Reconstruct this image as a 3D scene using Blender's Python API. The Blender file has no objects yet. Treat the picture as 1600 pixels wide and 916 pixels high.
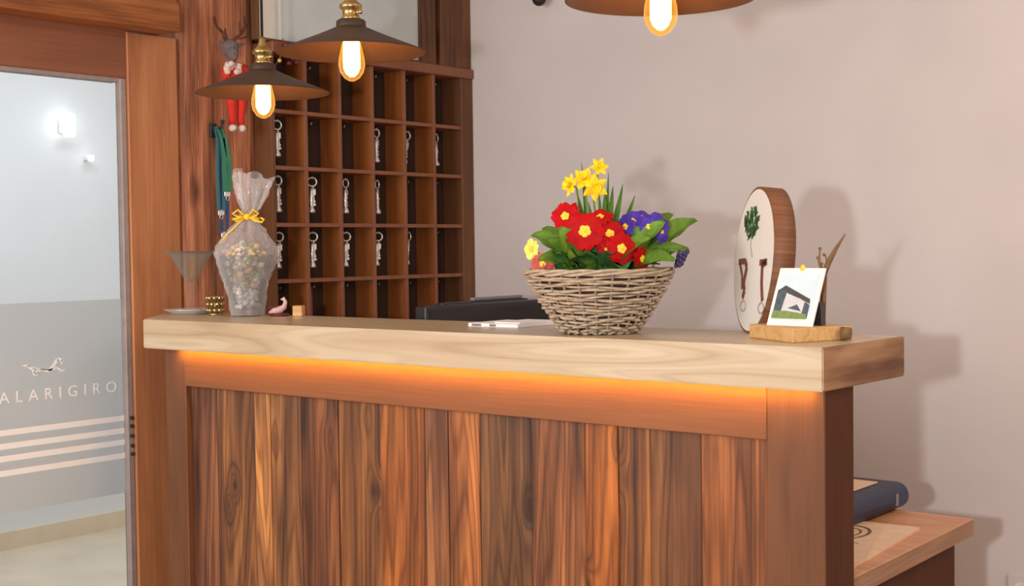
import bpy, bmesh, math, random
from mathutils import Vector, Matrix, noise as mnoise
random.seed(7)
S = bpy.context.scene
C = S.collection
PI = math.pi

# ------------------------------------------------------------------ camera
cam_d = bpy.data.cameras.new('camera'); cam = bpy.data.objects.new('camera', cam_d); C.objects.link(cam)
cam_d.sensor_width = 36; cam_d.lens = 2050 * 36 / 1600; cam_d.clip_start = 0.05
RY = Vector((0.636, 0.035, -0.771)); RX = Vector((0.772, -0.012, 0.636)); RZ = Vector((-0.013, 0.999, 0.034))
RX.normalize(); RZ = RX.cross(RY).normalized(); RY = RZ.cross(RX).normalized()
m = Matrix((RX, RY, RZ)).to_4x4(); m.translation = Vector((1.064, -2.164, 1.387))
cam.matrix_world = m
S.camera = cam

# ------------------------------------------------------------------ world, lights, exposure
S.view_settings.view_transform = 'Standard'; S.view_settings.look = 'None'
S.view_settings.gamma = 1; S.view_settings.use_curve_mapping = False
S.view_settings.exposure = -0.04
W = bpy.data.worlds.new('world'); S.world = W; W.use_nodes = True
W.node_tree.nodes['Background'].inputs[0].default_value = (1.0, 0.87, 0.77, 1)
W.node_tree.nodes['Background'].inputs[1].default_value = 0.74

def area(name, loc, target, size, energy, col=(1, 1, 1), sy=None):
    l = bpy.data.lights.new(name, 'AREA'); l.energy = energy; l.color = col; l.size = size
    if sy: l.shape = 'RECTANGLE'; l.size_y = sy
    o = bpy.data.objects.new(name, l); C.objects.link(o); o.location = loc
    o.rotation_euler = (Vector(target) - Vector(loc)).to_track_quat('-Z', 'Y').to_euler()
    return o
area('photo_flash', (0.78, -2.36, 1.385), (-0.6, 1.0, 1.3), 0.06, 40, (0.97, 0.98, 1.0))
area('left_fill', (-1.75, -2.5, 1.75), (-2.15, 0.0, 1.05), 1.2, 44, (1.0, 0.97, 0.93), 1.2)  # added soft fill brightening the left side, no window there
area('right_fill', (1.3, 0.35, 2.74), (0.9, 0.9, 0.0), 0.9, 27, (1.0, 0.86, 0.72), 0.9)  # added warm fill from above right, lifts the lower wall
area('corridor_light', (-3.3, 0.9, 2.74), (-3.3, 0.9, 0), 1.0, 68, (0.84, 0.92, 1.0), 2.0)

# ------------------------------------------------------------------ materials
def lin(r, g, b):
    f = lambda c: (c / 255 / 12.92) if c / 255 <= 0.04045 else ((c / 255 + 0.055) / 1.055) ** 2.4
    return (f(r), f(g), f(b), 1)

class N:
    def __init__(s, name):
        s.m = bpy.data.materials.new(name); s.m.use_nodes = True; s.t = s.m.node_tree
        s.b = s.t.nodes['Principled BSDF']; s.out = s.t.nodes['Material Output']
    def n(s, typ, **kw):
        x = s.t.nodes.new(typ)
        for k, v in kw.items(): setattr(x, k, v)
        return x
    def l(s, a, b): s.t.links.new(a, b)
    def math(s, op, a, b=None, clamp=False):
        x = s.n('ShaderNodeMath', operation=op); x.use_clamp = clamp
        for i, v in enumerate((a, b)):
            if v is None: continue
            if isinstance(v, (int, float)): x.inputs[i].default_value = v
            else: s.l(v, x.inputs[i])
        return x.outputs[0]
    def ramp(s, fac, cols):
        r = s.n('ShaderNodeValToRGB'); e = r.color_ramp.elements
        while len(e) < len(cols): e.new(0.5)
        for i, (p, c) in enumerate(cols): e[i].position = p; e[i].color = c
        s.l(fac, r.inputs[0]); return r.outputs[0]
    def mix(s, f, a, b, typ='MIX'):
        x = s.n('ShaderNodeMix', data_type='RGBA', blend_type=typ)
        for i, v in ((0, f), (6, a), (7, b)):
            if isinstance(v, (int, float)): x.inputs[i].default_value = v
            elif isinstance(v, tuple): x.inputs[i].default_value = v
            else: s.l(v, x.inputs[i])
        return x.outputs[2]

def plain(name, col, rough=0.5, metal=0.0, var=0.08, scale=30, bump=0.0, spec=0.5, coat=0):
    s = N(name); tc = s.n('ShaderNodeTexCoord'); nz = s.n('ShaderNodeTexNoise'); nz.inputs['Scale'].default_value = scale
    nz.inputs['Detail'].default_value = 4
    s.l(tc.outputs['Object'], nz.inputs['Vector'])
    lo = tuple(c * (1 - var) for c in col[:3]) + (1,); hi = tuple(min(1, c * (1 + var)) for c in col[:3]) + (1,)
    s.l(s.ramp(nz.outputs[0], [(0.3, lo), (0.7, hi)]), s.b.inputs['Base Color'])
    s.b.inputs['Roughness'].default_value = rough; s.b.inputs['Metallic'].default_value = metal
    s.b.inputs['Specular IOR Level'].default_value = spec; s.b.inputs['Coat Weight'].default_value = coat
    if bump:
        bp = s.n('ShaderNodeBump'); bp.inputs['Strength'].default_value = bump; bp.inputs['Distance'].default_value = 0.01
        s.l(nz.outputs[0], bp.inputs['Height']); s.l(bp.outputs[0], s.b.inputs['Normal'])
    return s.m

def wood(name, cols, axis=2, across=7.0, along=0.9, rings=26, ringw=0.45, fiber=0.25, broad=0.5, knot=0.5, knotcol=(0.03, 0.015, 0.01, 1),
         rough=0.5, bump=0.25, tone=False, kscale=1.0, spec=0.4, kflat=None, late=0.0, kz=2.4):
    s = N(name); tc = s.n('ShaderNodeTexCoord'); vec = tc.outputs['Object']
    if tone:
        at = s.n('ShaderNodeAttribute'); at.attribute_name = 'shift'
        ad = s.n('ShaderNodeVectorMath', operation='ADD'); s.l(vec, ad.inputs[0]); s.l(at.outputs['Vector'], ad.inputs[1]); vec = ad.outputs[0]
    def mp(al, ac):
        x = s.n('ShaderNodeMapping'); sc = [ac] * 3; sc[axis] = al; x.inputs['Scale'].default_value = sc; s.l(vec, x.inputs[0]); return x.outputs[0]
    n1 = s.n('ShaderNodeTexNoise'); n1.inputs['Scale'].default_value = 1; n1.inputs['Detail'].default_value = 2.0
    n1.inputs['Distortion'].default_value = 0.25; s.l(mp(along, across), n1.inputs['Vector'])
    vo = s.n('ShaderNodeTexVoronoi'); vo.inputs['Scale'].default_value = kscale
    kx = s.n('ShaderNodeMapping'); ks = [6.5] * 3; ks[axis] = kz
    if kflat is not None: ks[kflat] = 0.0
    kx.inputs['Scale'].default_value = ks; s.l(vec, kx.inputs[0]); s.l(kx.outputs[0], vo.inputs['Vector'])
    k = s.n('ShaderNodeMapRange'); k.inputs[1].default_value = 0.0; k.inputs[2].default_value = 0.34; k.inputs[3].default_value = 1; k.inputs[4].default_value = 0
    s.l(vo.outputs['Distance'], k.inputs[0]); kk = s.math('POWER', k.outputs[0], 2.0)
    n1k = s.math('ADD', n1.outputs[0], s.math('MULTIPLY', kk, 0.22 * (1 if knot else 0)))
    ring = s.math('ADD', s.math('MULTIPLY', s.math('SINE', s.math('MULTIPLY', n1k, rings * 2.0)), 0.5), 0.5)
    n2 = s.n('ShaderNodeTexNoise'); n2.inputs['Scale'].default_value = 1; n2.inputs['Detail'].default_value = 3; s.l(mp(4, 170), n2.inputs['Vector'])
    n3 = s.n('ShaderNodeTexNoise'); n3.inputs['Scale'].default_value = 1; n3.inputs['Detail'].default_value = 4; n3.inputs['Roughness'].default_value = 0.6
    s.l(mp(1.6, 14), n3.inputs['Vector'])
    f = s.math('MULTIPLY', ring, ringw * 0.5)
    f = s.math('ADD', f, s.math('MULTIPLY', s.math('SUBTRACT', n2.outputs[0], 0.5), fiber * 1.4))
    f = s.math('ADD', f, s.math('MULTIPLY', s.math('SUBTRACT', n3.outputs[0], 0.5), broad * 2.2))
    f = s.math('ADD', f, 0.5 - ringw * 0.25, True)
    col = s.ramp(f, cols)
    if late:
        lw = s.math('MULTIPLY', s.math('POWER', s.math('ADD', s.math('MULTIPLY', s.math('SINE', s.math('MULTIPLY', n1k, rings * 6.0)), 0.5), 0.5), 3.0), late)
        col = s.mix(lw, col, (0.35, 0.27, 0.22, 1), 'MULTIPLY')
    if knot:
        kd = s.math('MULTIPLY', s.math('POWER', k.outputs[0], 3.0), knot * 1.8, True)
        col = s.mix(kd, col, knotcol)
    if tone:
        a2 = s.n('ShaderNodeAttribute'); a2.attribute_name = 'tone'; col = s.mix(1.0, col, a2.outputs['Color'], 'MULTIPLY')
    s.l(col, s.b.inputs['Base Color']); s.b.inputs['Roughness'].default_value = rough; s.b.inputs['Specular IOR Level'].default_value = spec
    if bump:
        bp = s.n('ShaderNodeBump'); bp.inputs['Strength'].default_value = bump; bp.inputs['Distance'].default_value = 0.004
        s.l(f, bp.inputs['Height']); s.l(bp.outputs[0], s.b.inputs['Normal'])
    return s.m

def wcols(d, m_, l_): return [(0.12, lin(*d)), (0.5, lin(*m_)), (0.88, lin(*l_))]

def glassy(name, tint, trans, rough=0.05, white=0.0, ior_spec=0.5):
    """thin transparent film: transparent + glossy/diffuse skin"""
    s = N(name); tr = s.n('ShaderNodeBsdfTransparent'); tr.inputs[0].default_value = tint
    mx = s.n('ShaderNodeMixShader'); s.b.inputs['Base Color'].default_value = (0.75, 0.75, 0.75, 1) if white else (0.05, 0.05, 0.05, 1)
    s.b.inputs['Roughness'].default_value = rough; s.b.inputs['Specular IOR Level'].default_value = ior_spec
    lw = s.n('ShaderNodeLayerWeight'); lw.inputs[0].default_value = 0.35
    fac = s.math('SUBTRACT', trans, s.math('MULTIPLY', lw.outputs['Facing'], 0.55 * trans), True)
    s.l(fac, mx.inputs[0]); s.l(s.b.outputs[0], mx.inputs[1]); s.l(tr.outputs[0], mx.inputs[2]); s.l(mx.outputs[0], s.out.inputs[0])
    return s.m

def emit(name, col, st):
    s = N(name); s.b.inputs['Base Color'].default_value = col; s.b.inputs['Emission Color'].default_value = col; s.b.inputs['Emission Strength'].default_value = st
    return s.m

M = {}
M['plaster'] = plain('pink_plaster', lin(211, 203, 201), 0.85, var=0.035, scale=3, bump=0.02)
M['white_plaster'] = plain('white_plaster', lin(226, 230, 232), 0.8, var=0.02, scale=3)
M['ceiling'] = plain('ceiling_paint', lin(225, 220, 214), 0.9, var=0.02)
M['tile'] = plain('beige_floor', lin(214, 200, 178), 0.45, var=0.08, scale=4)
M['skirting'] = plain('beige_skirting', lin(222, 206, 178), 0.5, var=0.05, scale=8)
M['top_wood'] = wood('pale_ash', wcols((166, 139, 106), (190, 170, 139), (202, 188, 161)), axis=0, across=8, along=0.55, rings=30, ringw=0.55, fiber=0.2, broad=0.25, knot=0.18, late=0.16,
                     knotcol=lin(150, 105, 60), rough=0.3, bump=0.05, kscale=0.8, spec=0.6)
M['end_grain'] = wood('end_grain', wcols((98, 64, 40), (140, 102, 72), (166, 128, 94)), axis=1, across=9, along=3.5, rings=14, ringw=0.3, fiber=0.2, broad=1.1, knot=0.9, knotcol=lin(70, 42, 24), rough=0.65, bump=0.1)
M['plank'] = wood('reclaimed_planks', wcols((66, 42, 29), (120, 77, 47), (170, 114, 66)), axis=2, across=8, along=0.5, rings=20, ringw=0.5, fiber=0.4, broad=0.62, knot=0.95, kflat=1, late=0.6, kz=3.6,
                  knotcol=lin(46, 28, 22), rough=0.5, bump=0.4, tone=True, kscale=1.05)
M['frame_wood'] = wood('counter_frame_wood', wcols((98, 60, 34), (116, 73, 43), (130, 84, 52)), axis=0, across=9, along=0.8, rings=18, ringw=0.25, fiber=0.4, broad=0.22, knot=0.0, rough=0.5, bump=0.1)
M['stile_wood'] = wood('counter_stile_wood', wcols((82, 50, 30), (104, 66, 40), (121, 80, 50)), axis=2, across=7, along=0.9, rings=10, ringw=0.25, fiber=0.3, broad=0.42, knot=0.25, knotcol=lin(95, 55, 35), rough=0.5, bump=0.12)
M['dark_side'] = wood('dark_side_wood', wcols((64, 36, 22), (76, 44, 27), (88, 52, 33)), axis=2, knot=0, ringw=0.15, fiber=0.3, broad=0.2, rough=0.6, bump=0.05, spec=0.1)
M['jamb_wood'] = wood('jamb_wood', wcols((142, 86, 54), (178, 116, 74), (200, 138, 92)), axis=2, across=6, along=0.7, rings=12, ringw=0.3, fiber=0.35, broad=0.35, knot=0.2, knotcol=lin(80, 45, 25), rough=0.5, bump=0.15)
M['lintel_wood'] = wood('lintel_wood', wcols((110, 66, 44), (134, 82, 56), (152, 96, 68)), axis=1, across=6, along=0.7, rings=10, ringw=0.25, fiber=0.3, broad=0.3, knot=0.1, rough=0.5, bump=0.1)
M['beam_wood'] = wood('hewn_beam', wcols((92, 50, 22), (150, 88, 44), (182, 116, 62)), axis=1, across=8, along=0.9, rings=12, ringw=0.35, fiber=0.4, broad=0.6, knot=0.5, rough=0.6, bump=0.6)
M['post_wood'] = wood('rough_post', wcols((100, 62, 42), (168, 104, 72), (214, 146, 110)), axis=2, across=12, along=0.8, rings=16, ringw=0.4, fiber=0.5, broad=0.8, knot=0.45, knotcol=lin(60, 34, 24), rough=0.7, bump=0.8)
M['cab_edge'] = wood('cabinet_edge', wcols((112, 68, 46), (134, 84, 60), (150, 98, 72)), axis=2, knot=0, ringw=0.2, fiber=0.3, broad=0.2, rough=0.5, bump=0.05)
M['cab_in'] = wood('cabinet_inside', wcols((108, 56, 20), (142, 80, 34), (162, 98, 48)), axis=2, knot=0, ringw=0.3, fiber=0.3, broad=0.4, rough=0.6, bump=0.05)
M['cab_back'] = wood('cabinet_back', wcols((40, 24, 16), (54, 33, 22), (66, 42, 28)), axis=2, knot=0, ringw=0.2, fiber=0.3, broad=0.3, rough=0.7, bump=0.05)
M['board_wood'] = wood('old_board', wcols((62, 38, 22), (106, 68, 42), (128, 84, 54)), axis=2, across=10, knot=0.3, ringw=0.3, fiber=0.4, broad=0.6, rough=0.6, bump=0.3)
M['floor_wood'] = wood('floor_boards', wcols((186, 140, 108), (206, 160, 126), (218, 176, 142)), axis=0, across=6, knot=0.1, rough=0.5, bump=0.05)
M['desk_wood'] = wood('desk_top', wcols((168, 112, 76), (196, 138, 98), (214, 160, 118)), axis=0, across=9, knot=0.15, knotcol=lin(110, 66, 40), ringw=0.35, fiber=0.3, broad=0.3, rough=0.4, bump=0.05)
M['desk_edge'] = wood('desk_edge', wcols((120, 88, 66), (150, 114, 88), (166, 130, 102)), axis=1, across=16, knot=0, ringw=0.4, fiber=0.3, broad=0.3, rough=0.6, bump=0.05)
M['steel'] = plain('nickel', (0.80, 0.78, 0.75, 1), 0.3, 0.65)
M['brass'] = plain('antique_brass', (0.50, 0.34, 0.13, 1), 0.3, 1.0, var=0.25, scale=40)
M['shade'] = plain('oil_rubbed_shade', lin(64, 42, 29), 0.55, 0.1, var=0.2, scale=14)
M['shade_in'] = plain('shade_inside', lin(120, 82, 54), 0.5, 0.2, var=0.15, scale=10)
M['black'] = plain('black_plastic', lin(26, 26, 30), 0.4)
M['cord'] = plain('black_cord', lin(22, 20, 19), 0.7)
M['screen'] = plain('dark_screen', lin(12, 13, 18), 0.15)
M['iron'] = plain('wrought_iron', lin(58, 52, 46), 0.55, 0.5)
M['paper'] = plain('white_card', lin(232, 230, 228), 0.6, var=0.02)
M['pale_panel'] = plain('pale_panel', lin(196, 205, 205), 0.25, var=0.05, scale=5)
M['cream_panel'] = plain('cream_strip', lin(212, 208, 196), 0.4, var=0.03)
M['wicker'] = plain('grey_willow', lin(176, 156, 132), 0.7, var=0.22, scale=60, bump=0.3)
M['wicker_dark'] = plain('grey_willow_stake', lin(150, 128, 102), 0.75, var=0.22, scale=60, bump=0.3)
M['liner'] = plain('basket_liner', lin(62, 46, 36), 0.9, var=0.3, scale=60)
M['leaf'] = plain('primrose_leaf', lin(134, 178, 66), 0.5, var=0.35, scale=35, bump=0.5)
M['leaf2'] = plain('narcissus_leaf', lin(98, 146, 54), 0.45, var=0.25, scale=40)
M['leaf3'] = plain('blue_green_leaf', lin(92, 146, 82), 0.5, var=0.3, scale=35, bump=0.4)
M['stem'] = plain('green_stem', lin(110, 148, 62), 0.5)
M['red'] = plain('red_petal', lin(176, 4, 12), 0.6, spec=0.15, var=0.2, scale=60)
M['yellow'] = plain('yellow_petal', lin(250, 208, 12), 0.5, var=0.1, scale=60)
M['center'] = plain('yellow_center', lin(250, 205, 60), 0.6, var=0.1, scale=90)
M['violet'] = plain('violet_petal', lin(76, 52, 160), 0.6, spec=0.2, var=0.2, scale=60)
M['dviolet'] = plain('dark_violet_bell', lin(58, 44, 92), 0.5, var=0.2, scale=60)
M['paleyellow'] = plain('pale_yellow_petal', lin(232, 224, 96), 0.5)
M['salmon'] = plain('salmon_petal', lin(196, 84, 70), 0.5)
M['glass'] = glassy('clear_glass', (0.97, 0.98, 0.98, 1), 0.90, 0.04)
M['bulb_glass'] = glassy('amber_bulb_glass', (1.0, 0.84, 0.50, 1), 0.86, 0.03)
M['bulb_glass'].node_tree.nodes['Principled BSDF'].inputs['Emission Color'].default_value = (1, 0.42, 0.06, 1)
M['bulb_glass'].node_tree.nodes['Principled BSDF'].inputs['Emission Strength'].default_value = 1.3  # amber emission on the glass imitates the halo around the bulb
M['bowl_glass'] = glassy('smoky_glass', (0.95, 0.96, 0.93, 1), 0.96, 0.06)
M['bowl_glass'].node_tree.nodes['Principled BSDF'].inputs['Base Color'].default_value = (0.35, 0.36, 0.33, 1)
M['cello'] = glassy('cellophane', (0.98, 0.97, 0.98, 1), 0.80, 0.12, white=1.0, ior_spec=0.9)
M['ribbon'] = plain('yellow_ribbon', lin(240, 200, 60), 0.4)
M['film'] = None
M['silver'] = plain('polished_silver', (0.88, 0.88, 0.86, 1), 0.28, 0.6, var=0.02)
M['gold'] = plain('aged_gold', (0.55, 0.42, 0.2, 1), 0.22, 1.0)
M['white'] = plain('white_vinyl', lin(236, 240, 242), 0.5, var=0.01)
M['navy'] = plain('navy_cloth', lin(26, 36, 66), 0.45, var=0.1, scale=60)
M['fur'] = plain('grey_fur', lin(112, 96, 96), 0.9, var=0.25, scale=90, bump=0.6)
M['whitefur'] = plain('white_fur', lin(222, 200, 188), 0.9, var=0.1, scale=90, bump=0.6)
M['antler'] = plain('brown_antler', lin(92, 58, 42), 0.7, var=0.25, scale=50)
M['redfelt'] = plain('red_felt', lin(206, 44, 30), 0.9, var=0.1, scale=90)
M['lan_green'] = plain('green_ribbon', lin(58, 132, 102), 0.6)
M['lan_blue'] = plain('blue_ribbon', lin(42, 84, 138), 0.6)
M['lan_teal'] = plain('teal_ribbon', lin(60, 120, 128), 0.6)
M['bark'] = plain('twig_bark', lin(120, 88, 56), 0.8, var=0.2, scale=60, bump=0.5)
M['block_wood'] = wood('oak_block', wcols((176, 130, 76), (204, 160, 104), (220, 180, 126)), axis=0, across=14, knot=0.1, knotcol=lin(110, 70, 40), ringw=0.4, fiber=0.3, broad=0.3, rough=0.5, bump=0.1)
M['bark_edge'] = wood('plaque_edge', wcols((92, 56, 34), (122, 78, 50), (146, 98, 66)), axis=1, across=14, knot=0, ringw=0.4, fiber=0.4, broad=0.5, rough=0.6, bump=0.2)
M['plaque_face'] = plain('whitewashed_face', lin(226, 222, 214), 0.55, var=0.03, scale=20)
M['print_green'] = plain('printed_green', lin(58, 98, 52), 0.6, var=0.3, scale=80)
M['print_brown'] = plain('printed_brown', lin(120, 74, 56), 0.6)
M['print_grey'] = plain('printed_grey', lin(176, 166, 160), 0.6)
M['p_sky'] = plain('picture_sky', lin(206, 224, 232), 0.5, var=0.05, scale=40)
M['p_roof'] = plain('picture_roof', lin(74, 66, 62), 0.5)
M['p_house'] = plain('picture_house', lin(206, 204, 206), 0.5)
M['p_dark'] = plain('picture_dark', lin(70, 84, 92), 0.5, var=0.3, scale=90)
M['p_green'] = plain('picture_green', lin(120, 142, 76), 0.5, var=0.2, scale=90)
M['tan_card'] = plain('tan_card', lin(226, 190, 158), 0.6, var=0.07, scale=25)
M['filament'] = emit('glowing_filament', (1.0, 0.60, 0.17, 1), 22)
M['led'] = emit('amber_led', (1.0, 0.47, 0.025, 1), 78)
M['glint_white'] = emit('white_glow', (1, 1, 1, 1), 4)
M['grey_seal'] = plain('grey_seal', lin(150, 136, 132), 0.5, var=0.1)
def film_mat():
    s = N('frosted_film'); tr = s.n('ShaderNodeBsdfTransparent'); mx = s.n('ShaderNodeMixShader'); mx.inputs[0].default_value = 0.45
    s.b.inputs['Base Color'].default_value = lin(192, 204, 212); s.b.inputs['Roughness'].default_value = 0.5
    s.l(s.b.outputs[0], mx.inputs[1]); s.l(tr.outputs[0], mx.inputs[2]); s.l(mx.outputs[0], s.out.inputs[0]); return s.m
M['film'] = film_mat()
def cm(k, c, r=0.4, v=0.15): M[k] = plain(k, lin(*c), r, var=v, scale=60)
cm('candy_gold', (222, 180, 92)); cm('candy_green', (140, 150, 70)); cm('candy_orange', (214, 130, 70)); cm('candy_white', (232, 222, 214))
cm('dark_red', (96, 22, 24)); cm('pinkish', (206, 168, 160)); cm('book_blue', (40, 66, 92)); cm('pink_check', (150, 80, 92)); cm('grey_print', (120, 116, 124))

# ------------------------------------------------------------------ mesh helpers
def bx(bm, x0, x1, y0, y1, z0, z1, bev=0.0, mi=0, seg=1):
    t = bmesh.new(); bmesh.ops.create_cube(t, size=1)
    for v in t.verts: v.co = Vector(((x0 + x1) / 2 + v.co.x * (x1 - x0), (y0 + y1) / 2 + v.co.y * (y1 - y0), (z0 + z1) / 2 + v.co.z * (z1 - z0)))
    if bev: bmesh.ops.bevel(t, geom=list(t.edges), offset=bev, segments=seg, affect='EDGES', profile=0.6)
    merge(bm, t, mi)
def merge(bm, t, mi=None, mat=None):
    vm = {v: bm.verts.new(mat @ v.co if mat else v.co) for v in t.verts}
    for f in t.faces:
        try:
            g = bm.faces.new([vm[v] for v in f.verts]); g.material_index = f.material_index if mi is None else mi; g.smooth = f.smooth
        except ValueError: pass
    t.free()
def tube(bm, pts, r, sides=8, closed=False, caps=True, flat=1.0, mi=0):
    pts = [Vector(p) for p in pts]; n = len(pts); rings = []; prev = None
    for i, p in enumerate(pts):
        if closed: t = pts[(i + 1) % n] - pts[i - 1]
        else: t = pts[min(i + 1, n - 1)] - pts[max(i - 1, 0)]
        t.normalize()
        if prev is None: a = t.cross(Vector((0, 0, 1)) if abs(t.z) < 0.9 else Vector((1, 0, 0))).normalized()
        else: a = (prev - t * prev.dot(t)).normalized()
        prev = a; b = t.cross(a); rr = r[i] if isinstance(r, (list, tuple)) else r
        rings.append([bm.verts.new(p + (a * math.cos(2 * PI * k / sides) + b * math.sin(2 * PI * k / sides) * flat) * rr) for k in range(sides)])
    for i in range(n if closed else n - 1):
        A = rings[i]; B = rings[(i + 1) % n]
        for k in range(sides):
            f = bm.faces.new((A[k], A[(k + 1) % sides], B[(k + 1) % sides], B[k])); f.smooth = True; f.material_index = mi
    if caps and not closed:
        f = bm.faces.new(rings[0][::-1]); f.material_index = mi; f = bm.faces.new(rings[-1]); f.material_index = mi
def lathe(bm, prof, seg=32, c=(0, 0, 0), cap=False, mi=0):
    rings = []
    for r, z in prof:
        if r < 1e-6: rings.append([bm.verts.new((c[0], c[1], c[2] + z))])
        else: rings.append([bm.verts.new((c[0] + r * math.cos(2 * PI * k / seg), c[1] + r * math.sin(2 * PI * k / seg), c[2] + z)) for k in range(seg)])
    for A, B in zip(rings, rings[1:]):
        for k in range(seg):
            a, b = A[k % len(A)], A[(k + 1) % len(A)]; d, e = B[k % len(B)], B[(k + 1) % len(B)]
            vs = [a]
            for v in (b, e, d):
                if v not in vs: vs.append(v)
            if len(vs) > 2: f = bm.faces.new(vs); f.smooth = True; f.material_index = mi
def ball(bm, c, r, sx=1, sy=1, sz=1, u=10, v=8, mi=0):
    t = bmesh.new(); bmesh.ops.create_uvsphere(t, u_segments=u, v_segments=v, radius=r)
    for q in t.verts: q.co = Vector((q.co.x * sx + c[0], q.co.y * sy + c[1], q.co.z * sz + c[2]))
    for f in t.faces: f.smooth = True
    merge(bm, t, mi)
def slab(bm, pts, d, mi=0):
    """polygon pts (3D) extruded by vector d"""
    d = Vector(d); A = [bm.verts.new(Vector(p)) for p in pts]; B = [bm.verts.new(Vector(p) + d) for p in pts]
    for f in (bm.faces.new(A[::-1]), bm.faces.new(B)): f.material_index = mi
    n = len(pts)
    for i in range(n): f = bm.faces.new((A[i], A[(i + 1) % n], B[(i + 1) % n], B[i])); f.material_index = mi
def obj(name, bm, mats, parent=None, kind=None, label=None):
    bmesh.ops.recalc_face_normals(bm, faces=list(bm.faces)) if not bm.loops.layers.uv.get('keep') else None
    me = bpy.data.meshes.new(name); bm.to_mesh(me); bm.free()
    for q in (mats if isinstance(mats, (list, tuple)) else [mats]): me.materials.append(q)
    o = bpy.data.objects.new(name, me); C.objects.link(o)
    if parent: o.parent = parent
    elif kind is None: pass
    if kind: o['kind'] = kind
    if label: o['label'] = label
    return o
def B(): return bmesh.new()
def box_obj(name, dims, mat, parent=None, bev=0.0, kind=None, label=None):
    b = B(); bx(b, *dims, bev=bev); return obj(name, b, mat, parent, kind, label)
def thing(name, label, cat, loc=(0, 0, 0), rz=0.0, group=None):
    o = bpy.data.objects.new(name, None); C.objects.link(o); o.empty_display_size = 0.05
    o.location = loc; o.rotation_euler = (0, 0, rz); o['label'] = label; o['category'] = cat
    if group: o['group'] = group
    return o
def tag(o, label, cat, group=None):
    o['label'] = label; o['category'] = cat
    if group: o['group'] = group
    return o
def copy_tree(o, parent=None):
    c = o.copy(); C.objects.link(c); c.parent = parent
    for ch in list(o.children): copy_tree(ch, c)
    return c
VIEW = math.radians(39.48)      # direction "to the right" of the picture, used as the facing of small things

# ------------------------------------------------------------------ room shell
XW = -2.35; XK = -2.25; YW = 1.631
box_obj('floor', (XW, 3.2, -5.2, YW, -0.1, 0), M['floor_wood'], kind='structure')
box_obj('floor_corridor', (-4.67, XW - 0.0005, -5.2, YW + 1.9, -0.1, 0), M['tile'], kind='structure')
box_obj('ceiling', (-4.67, 3.2, -1.6, YW + 0.9, 2.80, 2.9), M['ceiling'], kind='structure')
box_obj('wall_back', (XK - 0.1, 3.2, YW, YW + 0.12, 0, 2.8), M['plaster'], kind='structure')
box_obj('wall_corridor', (-4.79, -4.67, -3.0, 3.6, 0, 2.8), M['white_plaster'], kind='structure')
box_obj('baseboard_corridor', (-4.67, -4.655, -3.0, 3.6, 0, 0.085), M['skirting'], kind='structure')
box_obj('wall_left', (XW - 0.14, XW - 0.02, 0.36, YW, 0, 2.8), M['board_wood'], kind='structure')
box_obj('wall_left_front', (XW - 0.14, XW - 0.01, -5.0, -0.98, 0, 2.8), M['plaster'], kind='structure')
box_obj('wall_left_upper', (XW - 0.14, XW - 0.01, -0.98, 0.36, 2.25, 2.8), M['plaster'], kind='structure')
# rough post, jamb, lintel, beam
b = B()
nz, ny = 60, 9
def post_x(y, z): return XW + 0.012 + 0.010 * mnoise.noise(Vector((y * 9, z * 1.6, 3))) + 0.006 * mnoise.noise(Vector((y * 30, z * 5, 7)))
g = [[b.verts.new((post_x(0.359 + (0.638 - 0.359) * j / ny, 2.8 * i / nz), 0.359 + (0.638 - 0.359) * j / ny, 2.8 * i / nz)) for j in range(ny + 1)] for i in range(nz + 1)]
for i in range(nz):
    for j in range(ny):
        f = b.faces.new((g[i][j], g[i][j + 1], g[i + 1][j + 1], g[i + 1][j])); f.smooth = True
for j, yy in ((0, 0.359), (ny, 0.638)):
    bk = [b.verts.new((XW - 0.02, yy, 2.8 * i / nz)) for i in range(nz + 1)]
    for i in range(nz): b.faces.new((g[i][j], g[i + 1][j], bk[i + 1], bk[i]))
obj('trim_1', b, M['post_wood'], kind='structure')
b = B(); bx(b, XW - 0.034, XW, 0.170, 0.350, 0, 2.052, 0.003); bx(b, XW - 0.10, XW - 0.012, 0.350, 0.36, 0, 2.052)
obj('trim_2', b, M['jamb_wood'], kind='structure')
b = B(); bx(b, XW - 0.04, XW - 0.006, -0.98, 0.180, 1.912, 2.06, 0.003)
obj('trim_3', b, M['lintel_wood'], kind='structure')
b = B()
secs = 14
for k in range(secs + 1):
    pass
t = bmesh.new(); bmesh.ops.create_grid(t, x_segments=1, y_segments=1, size=1); t.free()
ringsv = []
for k in range(secs + 1):
    y = -1.1 + (0.287 + 1.1) * k / secs
    w = lambda a: 0.008 * mnoise.noise(Vector((y * 3, a, 0)))
    ringsv.append([b.verts.new(p) for p in ((XW - 0.14, y, 2.056 + w(1)), (XK + w(2), y, 2.052 + w(3)), (XK + 0.004 + w(4), y, 2.066 + w(5)), (XK + w(6), y, 2.135 + w(7)), (XK - 0.012, y, 2.150 + w(8)), (XW - 0.14, y, 2.15))])
for A_, B_ in zip(ringsv, ringsv[1:]):
    for k in range(6): b.faces.new((A_[k], A_[(k + 1) % 6], B_[(k + 1) % 6], B_[k]))
b.faces.new(ringsv[0]); b.faces.new(ringsv[-1][::-1])
obj('trim_4', b, M['beam_wood'], kind='structure')
box_obj('trim_5', (XW - 0.14, XW + 0.05, -1.1, 0.27, 2.152, 2.30), M['beam_wood'], bev=0.006, kind='structure')

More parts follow.
